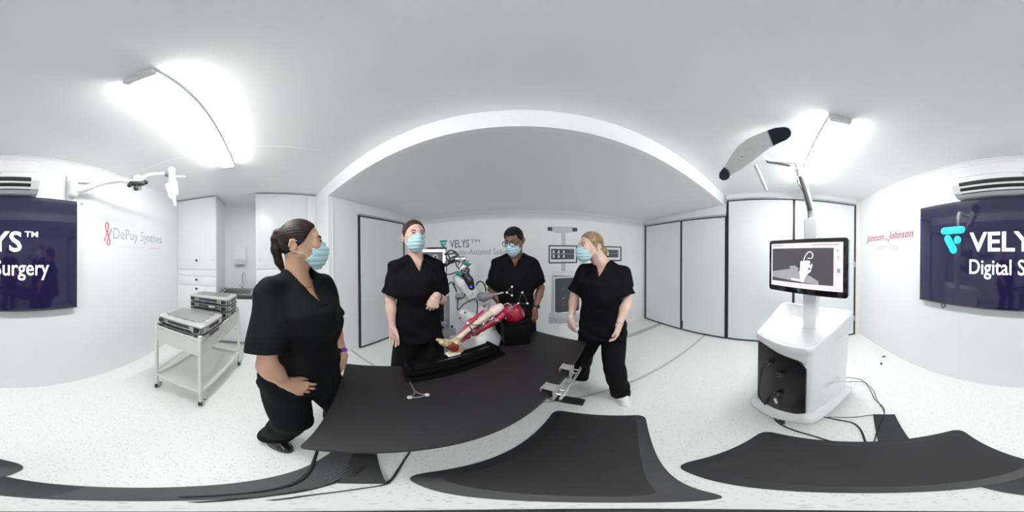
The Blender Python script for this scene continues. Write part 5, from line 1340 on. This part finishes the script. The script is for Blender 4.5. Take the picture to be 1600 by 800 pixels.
# ================================================================ MATS
m_mat = mat('black_foam_mat',(.018,.017,.019),.55,var=.08,scale=8,bump=.35,bscale=900); m_bev = mat('black_mat_bevel',(.030,.030,.033),.42,var=.06,bump=.2,bscale=900)
def floor_mat_obj(label, corners, r=.07, bev=.055, h=.019):
    P = [Vector((p.x,p.y,0)) for p in corners]; n = 4; outl = []
    c = sum(P,Vector())/4
    def rounded(Q, r):
        out = []
        for i in range(4):
            p = Q[i]; a = (Q[i-1]-p).normalized(); b = (Q[(i+1)%4]-p).normalized()
            for k in range(9):
                s_ = k/8; out.append(p+a*r*(1-s_)**2+b*r*s_**2)
        return out
    def inset(Q, d):
        out = []
        for i in range(4):
            p = Q[i]; a = (Q[i-1]-p).normalized(); b = (Q[(i+1)%4]-p).normalized(); out.append(p+(a+b)*d/max(.3,abs(a.cross(b).z)))
        return out
    root = thing('floor_mat', label, 'mat', (c.x,c.y,0))
    o = rounded(P,r); i_ = rounded(inset(P,bev),r*.75); m_ = len(o)
    lv = [[p+Vector((0,0,z)) for p in q] for q,z in ((o,.001),(o,.005),(i_,h))]
    M = MB(); M.add(sum(lv,[]), [(j*m_+k,j*m_+(k+1)%m_,(j+1)*m_+(k+1)%m_,(j+1)*m_+k) for j in range(2) for k in range(m_)])
    me = M.mesh(); bm = bmesh.new(); bm.from_mesh(me); bmesh.ops.recalc_face_normals(bm, faces=list(bm.faces))
    if sum(f.normal.z for f in bm.faces) < 0: bmesh.ops.reverse_faces(bm, faces=list(bm.faces))
    bm.to_mesh(me); bm.free(); link('bevelled_border', me, m_bev, root, 25)
    M = MB(); M.prism([p+Vector((0,0,.002)) for p in i_],(0,0,h-.002)); M.build('standing_surface', m_mat, root)
    return root
g_ = lambda *uv: [F(u,v,0) for u,v in uv]
floor_mat_obj('black floor mat with sloping edges in front of the table', g_((629,742),(867,640),(1008,648),(1175,779)))
floor_mat_obj('black floor mat with sloping edges in front of the screen cart', g_((1052,726),(1193,672),(1500,669),(1648,727)))
# ribbed strip mat
e0 = F(200,762,0); e1_ = F(520,704,0); sd2 = (e1_-e0).normalized(); sw2 = Vector((-sd2.y,sd2.x,0)); 
if sw2.dot(-e0) < 0: sw2 = -sw2
s0 = e0-sd2*.36; Ls = 1.16; Ws = .125
t = thing('ribbed_floor_strip','black ribbed rubber strip mat passing under the table end','mat',s0+sd2*Ls/2+sw2*Ws/2)
R_s = Matrix((sd2,sw2,U)).transposed()
MB().box(s0+sd2*Ls/2+sw2*Ws/2+Vector((0,0,.004)),(Ls,Ws,.006),R_s,.002).build('base_sheet', mat('dark_rubber_strip',(.035,.037,.042),.5,var=.1), t)
me_r = None
for k in range(13):
    o_ = MB().box(s0+sd2*(.30+(Ls-.30)/2)+sw2*(.008+k*.009)+Vector((0,0,.0085)),(Ls-.30,.0045,.004),R_s).build('rib', mat('grey_rubber_rib',(.11,.112,.118),.45), t)
m_fc = m_black
cable('black cable running over the ribbed strip beside the left table foot', [F(497,700),F(492,716,.02),F(485,733,.02),F(466,752,.016),F(430,764,.016),F(370,772,.016),F(280,777,.016)], .006)
cable('black cable curving past the left table foot toward the camera', [F(582,700),F(578,716),F(560,735,.04),F(520,755),F(470,767),F(400,777),F(300,785)], .005)
cable('thin black lead kinked right of the left table foot', [F(643,702),F(634,716),F(630,722),F(622,735),F(609,752),F(598,758),F(560,764),F(490,773),F(420,782)], .0035)
tag(MB().lathe((0,0,0),[(.017,0),(.017,.008),(.006,.012),(.005,.02)],n=20).build('camera_stand_foot', m_black), 'tiny black round foot on the floor straight below the viewpoint', 'foot')
# ================================================================ ROBOT STATION BEHIND THE TABLE
m_rob = mat('white_robot_shell',(.93,.93,.94),.3,coat=.3,var=.008); m_grp = mat('mid_grey_panel',(.42,.42,.44),.4)
bc_ = at(672,500,r=1.95); fx = -Vector((bc_.x,bc_.y,0)).normalized(); sx_ = Vector((-fx.y,fx.x,0))   # fx to viewer, sx_: right in view?
if at(700,500,r=1.95).xy.dot(sx_.xy) < at(672,500,r=1.95).xy.dot(sx_.xy): sx_ = -sx_
B0 = Vector((bc_.x,bc_.y,0)); R_b = Matrix((sx_,-fx,U)).transposed()
if R_b.determinant() < 0: R_b = Matrix((sx_,fx,U)).transposed()
t = thing('robot_cart','white cart with black side panel and monitor behind the front-facing woman','cart',B0)
MB().box(B0+Vector((0,0,.60)),(.44,.40,.94),R_b,.02).build('body', m_rob, t)
MB().box(B0+fx*.203-sx_*.03+Vector((0,0,.62)),(.36,.012,.86),R_b,.004).build('black_panel', m_pan, t)
MB().box(B0+fx*.20+sx_*.185+Vector((0,0,.60)),(.05,.02,.90),R_b,.004).build('grey_edge', m_grp, t)
MB().box(B0+Vector((0,0,.10)),(.52,.48,.08),R_b,.02).build('base', m_rob, t)
for a_ in (-.2,.2):
    for b_ in (-.18,.18): MB().lathe(B0+sx_*a_+fx*b_+Vector((0,0,.032))-sx_*.012,[(.022,0),(.032,.003),(.032,.021),(.022,.024)],sx_,16).build('wheel', m_dgrey, t)
mc = at(677,408,r=1.90); MB().box(Vector((B0.x,B0.y,1.25)),(.07,.05,.46),R_b,.01).build('column', m_rob, t)
mo = MB().box(mc,(.315,.03,.325),R_b,.008).build('monitor', m_gloss, t)
MB().tube([mc-fx*.01,Vector((B0.x,B0.y,mc.z))],.03,10).build('mount_arm', m_rob, t)
def SB(a,b,d): return mc+sx_*a+U*b+fx*(.0155+d)
def sq(name,a0,b0,a1,b1,m,d): return MB().prism([SB(a0,b0,d),SB(a1,b0,d),SB(a1,b1,d),SB(a0,b1,d)],fx*.0005).build(name,m,mo)
sq('lit_display',-.143,-.130,.143,.138,mat('lit_pale_lilac_display',(.8,.7,.8),.2),0)
sq('display_picture',-.13,-.10,.110,.105,mat('lit_dark_picture',(.1,.1,.1),.2),.0006)
MB().tube(spline([SB(.02,-.02,.001),SB(.05,.03,.001),SB(.035,.07,.001),SB(.0,.06,.001),SB(.01,.03,.001)]),.006,6).build('picture_tool', g1, mo)
# robot
t = thing('surgical_robot','white jointed robot arm with black and green end tool above the leg model','robot',(at(752,500,r=1.50).x,at(752,500,r=1.50).y,0))
G = lambda u,v,r=1.5: at(u,v,r=r)
bp_ = G(758,540,1.52)
MB().box((bp_.x,bp_.y,.40),(.19,.24,.74),R_b,.03).build('pedestal', m_rob, t)
MB().lathe((bp_.x,bp_.y,.76),[(.10,0),(.10,.10),(.085,.14),(.075,.16)],n=24).build('base_joint', m_rob, t)
R15 = 1.5
shape('lower_link', m_rob, [(G(758,530,1.52),G(752,505,1.5),.060,.056),(G(752,505,1.5),G(757,468,1.5),.056,.058)],.03,.006,t)
shape('shoulder_joint', m_rob, [(G(757,466,1.44),G(757,466,1.56),.066,.066)],.03,.006,t)
shape('upper_link', m_rob, [(G(752,466,1.52),G(728,452,1.52),.062,.058),(G(740,462,1.52),G(718,470,1.5),.05,.035)],.04,.006,t)
shape('forearm', m_rob, [(G(737,458,1.46),G(722,438,1.42),.066,.070),(G(722,438,1.42),G(716,432,1.40),.066,.05)],.03,.006,t)
shape('wrist_block', m_rob, [(G(724,489,1.42),G(735,496,1.42),.042,.046),(G(735,496,1.42),G(752,512,1.48),.046,.05),(G(722,490,1.38),G(726,500,1.38),.035,.03)],.02,.006,t)
shape('base_cover', m_rob, [(G(752,530,1.42),G(774,528,1.42),.060,.055),(G(752,538,1.42),G(772,536,1.42),.05,.05)],.03,.007,t)
MB().lathe(G(717,463,1.44),[(.03,-.02),(.034,0),(.034,.02),(.02,.03)],-G(717,463,1).normalized(),16).build('joint_cap', m_grp, t)
MB().lathe(G(736,459,1.40),[(.02,-.01),(.024,0),(.024,.01)],(0,-1,0),16).build('joint_cap', m_grp, t)
# grey conical tracker handle pointing right
c0 = G(752,464,1.42); c1 = G(758,463,1.38)
hd_ = MB().tube([G(751,464,1.40),G(755,464,1.38),G(768,462,1.36),G(771,461,1.36)],[.040,.044,.022,.015],18).build('grey_cone', mat('grey_cone',(.22,.22,.23),.5,bump=.3,bscale=500), t)
MB().tube([G(770,461,1.36),G(787,457,1.33)],.009,10).build('cone_rod', m_sil, hd_)
tracker([G(792,457,1.32),G(800,448,1.32),G(800,461.5,1.32)], [(0,1,Vector()),(1,2,Vector()),(0,2,Vector())], t, .0022,.009)
# end tool
bk = mat('glossy_black_tool',(.012,.010,.014),.15,coat=.8)
shape('tool_clamp', bk, [(G(726,428,1.34),G(733,438,1.34),.036,.032),(G(733,438,1.34),G(737,449,1.34),.034,.026),(G(724,424,1.34),G(730,422,1.34),.024,.022)],.015,.0045,t)
MB().lathe(G(736,448,1.31),[(.010,0),(.009,.004)],-G(736,448,1).normalized(),14).build('blue_light', mat('lit_blue_button',(.1,.1,1),.4), t)
MB().tube([G(721,421,1.32),G(726,416,1.32),G(734,410,1.34)],[.022,.026,.020],14).build('silver_coupling', m_sil, t)
MB().tube([G(711,405,1.32),G(718,406,1.32),G(727,404,1.33)],[.016,.030,.024],14).build('silver_motor', m_sil, t)
MB().tube([G(722,408,1.32),G(719,416,1.32)],[.018,.02],12).build('silver_coupling', m_sil, t)
m_grn = mat('teal_green_knob',(.0,.22,.15),.3,coat=.3)
shape('green_knob', m_grn, [(G(727,411,1.30),G(731,413,1.30),.018,.015)],.01,.0035,t); shape('green_knob', m_grn, [(G(715,427,1.31),G(720,428,1.31),.017,.016)],.01,.0035,t)
shape('saw_grip', bk, [(G(683,421,1.34),G(697,413,1.34),.010,.013),(G(697,413,1.34),G(709,405,1.34),.017,.022),(G(706,407,1.34),G(712,403,1.34),.022,.018)],.015,.0045,t)
dk = mat('dark_grey_frame',(.05,.05,.055),.4,.3)
for pts in (([694,398],[705,391],[711,396],[717,404]),([694,398],[702,397],[710,395]),([700,395],[703,404],[708,408]),([711,404],[713,414],[718,421]),([720,404],[713,395],[706,391]),([699,396],[697,402],[702,408])):
    MB().tube(spline([G(u,v,1.33) for u,v in pts],4),.0055,8).build('tool_frame', dk, t)
for lab,pts,r_ in ((1,[(716,424,1.33),(705,428,1.33),(692,431,1.35),(686,437,1.36),(684,447,1.36),(690,452,1.36),(697,449,1.38),(705,441,1.40),(711,445,1.40),(720,449,1.40),(726,458,1.40),(724,465,1.40),(716,465,1.40)],.0055),
                   (2,[(744,446,1.42),(748,440,1.42),(755,442,1.42),(759,452,1.43),(758,462,1.44)],.007),
                   (3,[(707,443,1.40),(712,452,1.40),(713,456,1.42)],.006),
                   (4,[(716,466,1.40),(715,484,1.40),(724,476,1.40),(736,469,1.38),(744,468,1.38),(746,478,1.38),(745,495,1.38),(743,508,1.36)],.0055),
                   (5,[(757,472,1.43),(757,480,1.44)],.005)):
    MB().tube(spline([G(*p) for p in pts],5),r_,8).build('hose', m_dgrey, t)
shape('teal_blade', mat('teal_plastic',(.01,.22,.24),.4), [(G(718,498,1.36),G(722,491,1.36),.006,.008),(G(722,491,1.36),G(727,488,1.36),.008,.008)],.01,.0035,t)
# grey docking bracket between cart and robot
t = thing('docking_bracket','grey metal docking bracket between the robot and its cart','bracket',(G(690,520,1.6).x,G(690,520,1.6).y,0))
MB().box((G(682,520,1.62)).xy.to_3d()+Vector((0,0,.45)),(.06,.06,.90),R_b,.01).build('post', m_grp, t)
z_ = G(690,520,1.6).z
m_br = mat('satin_grey_bracket',(.46,.46,.47),.4,.3)
MB().box(G(682,512,1.52),(.10,.05,.14),R_b,.01).build('bracket_plate', m_br, t)
MB().box(G(699,519,1.50),(.16,.05,.065),R_b,.008).build('bracket_arm', m_br, t)
MB().box(G(692,506,1.50),(.07,.04,.04),R_b,.006).build('bracket_block', m_grp, t)
MB().cyl(G(706,509,1.5),G(706,512,1.5),.012).build('bracket_knob', m_black, t)
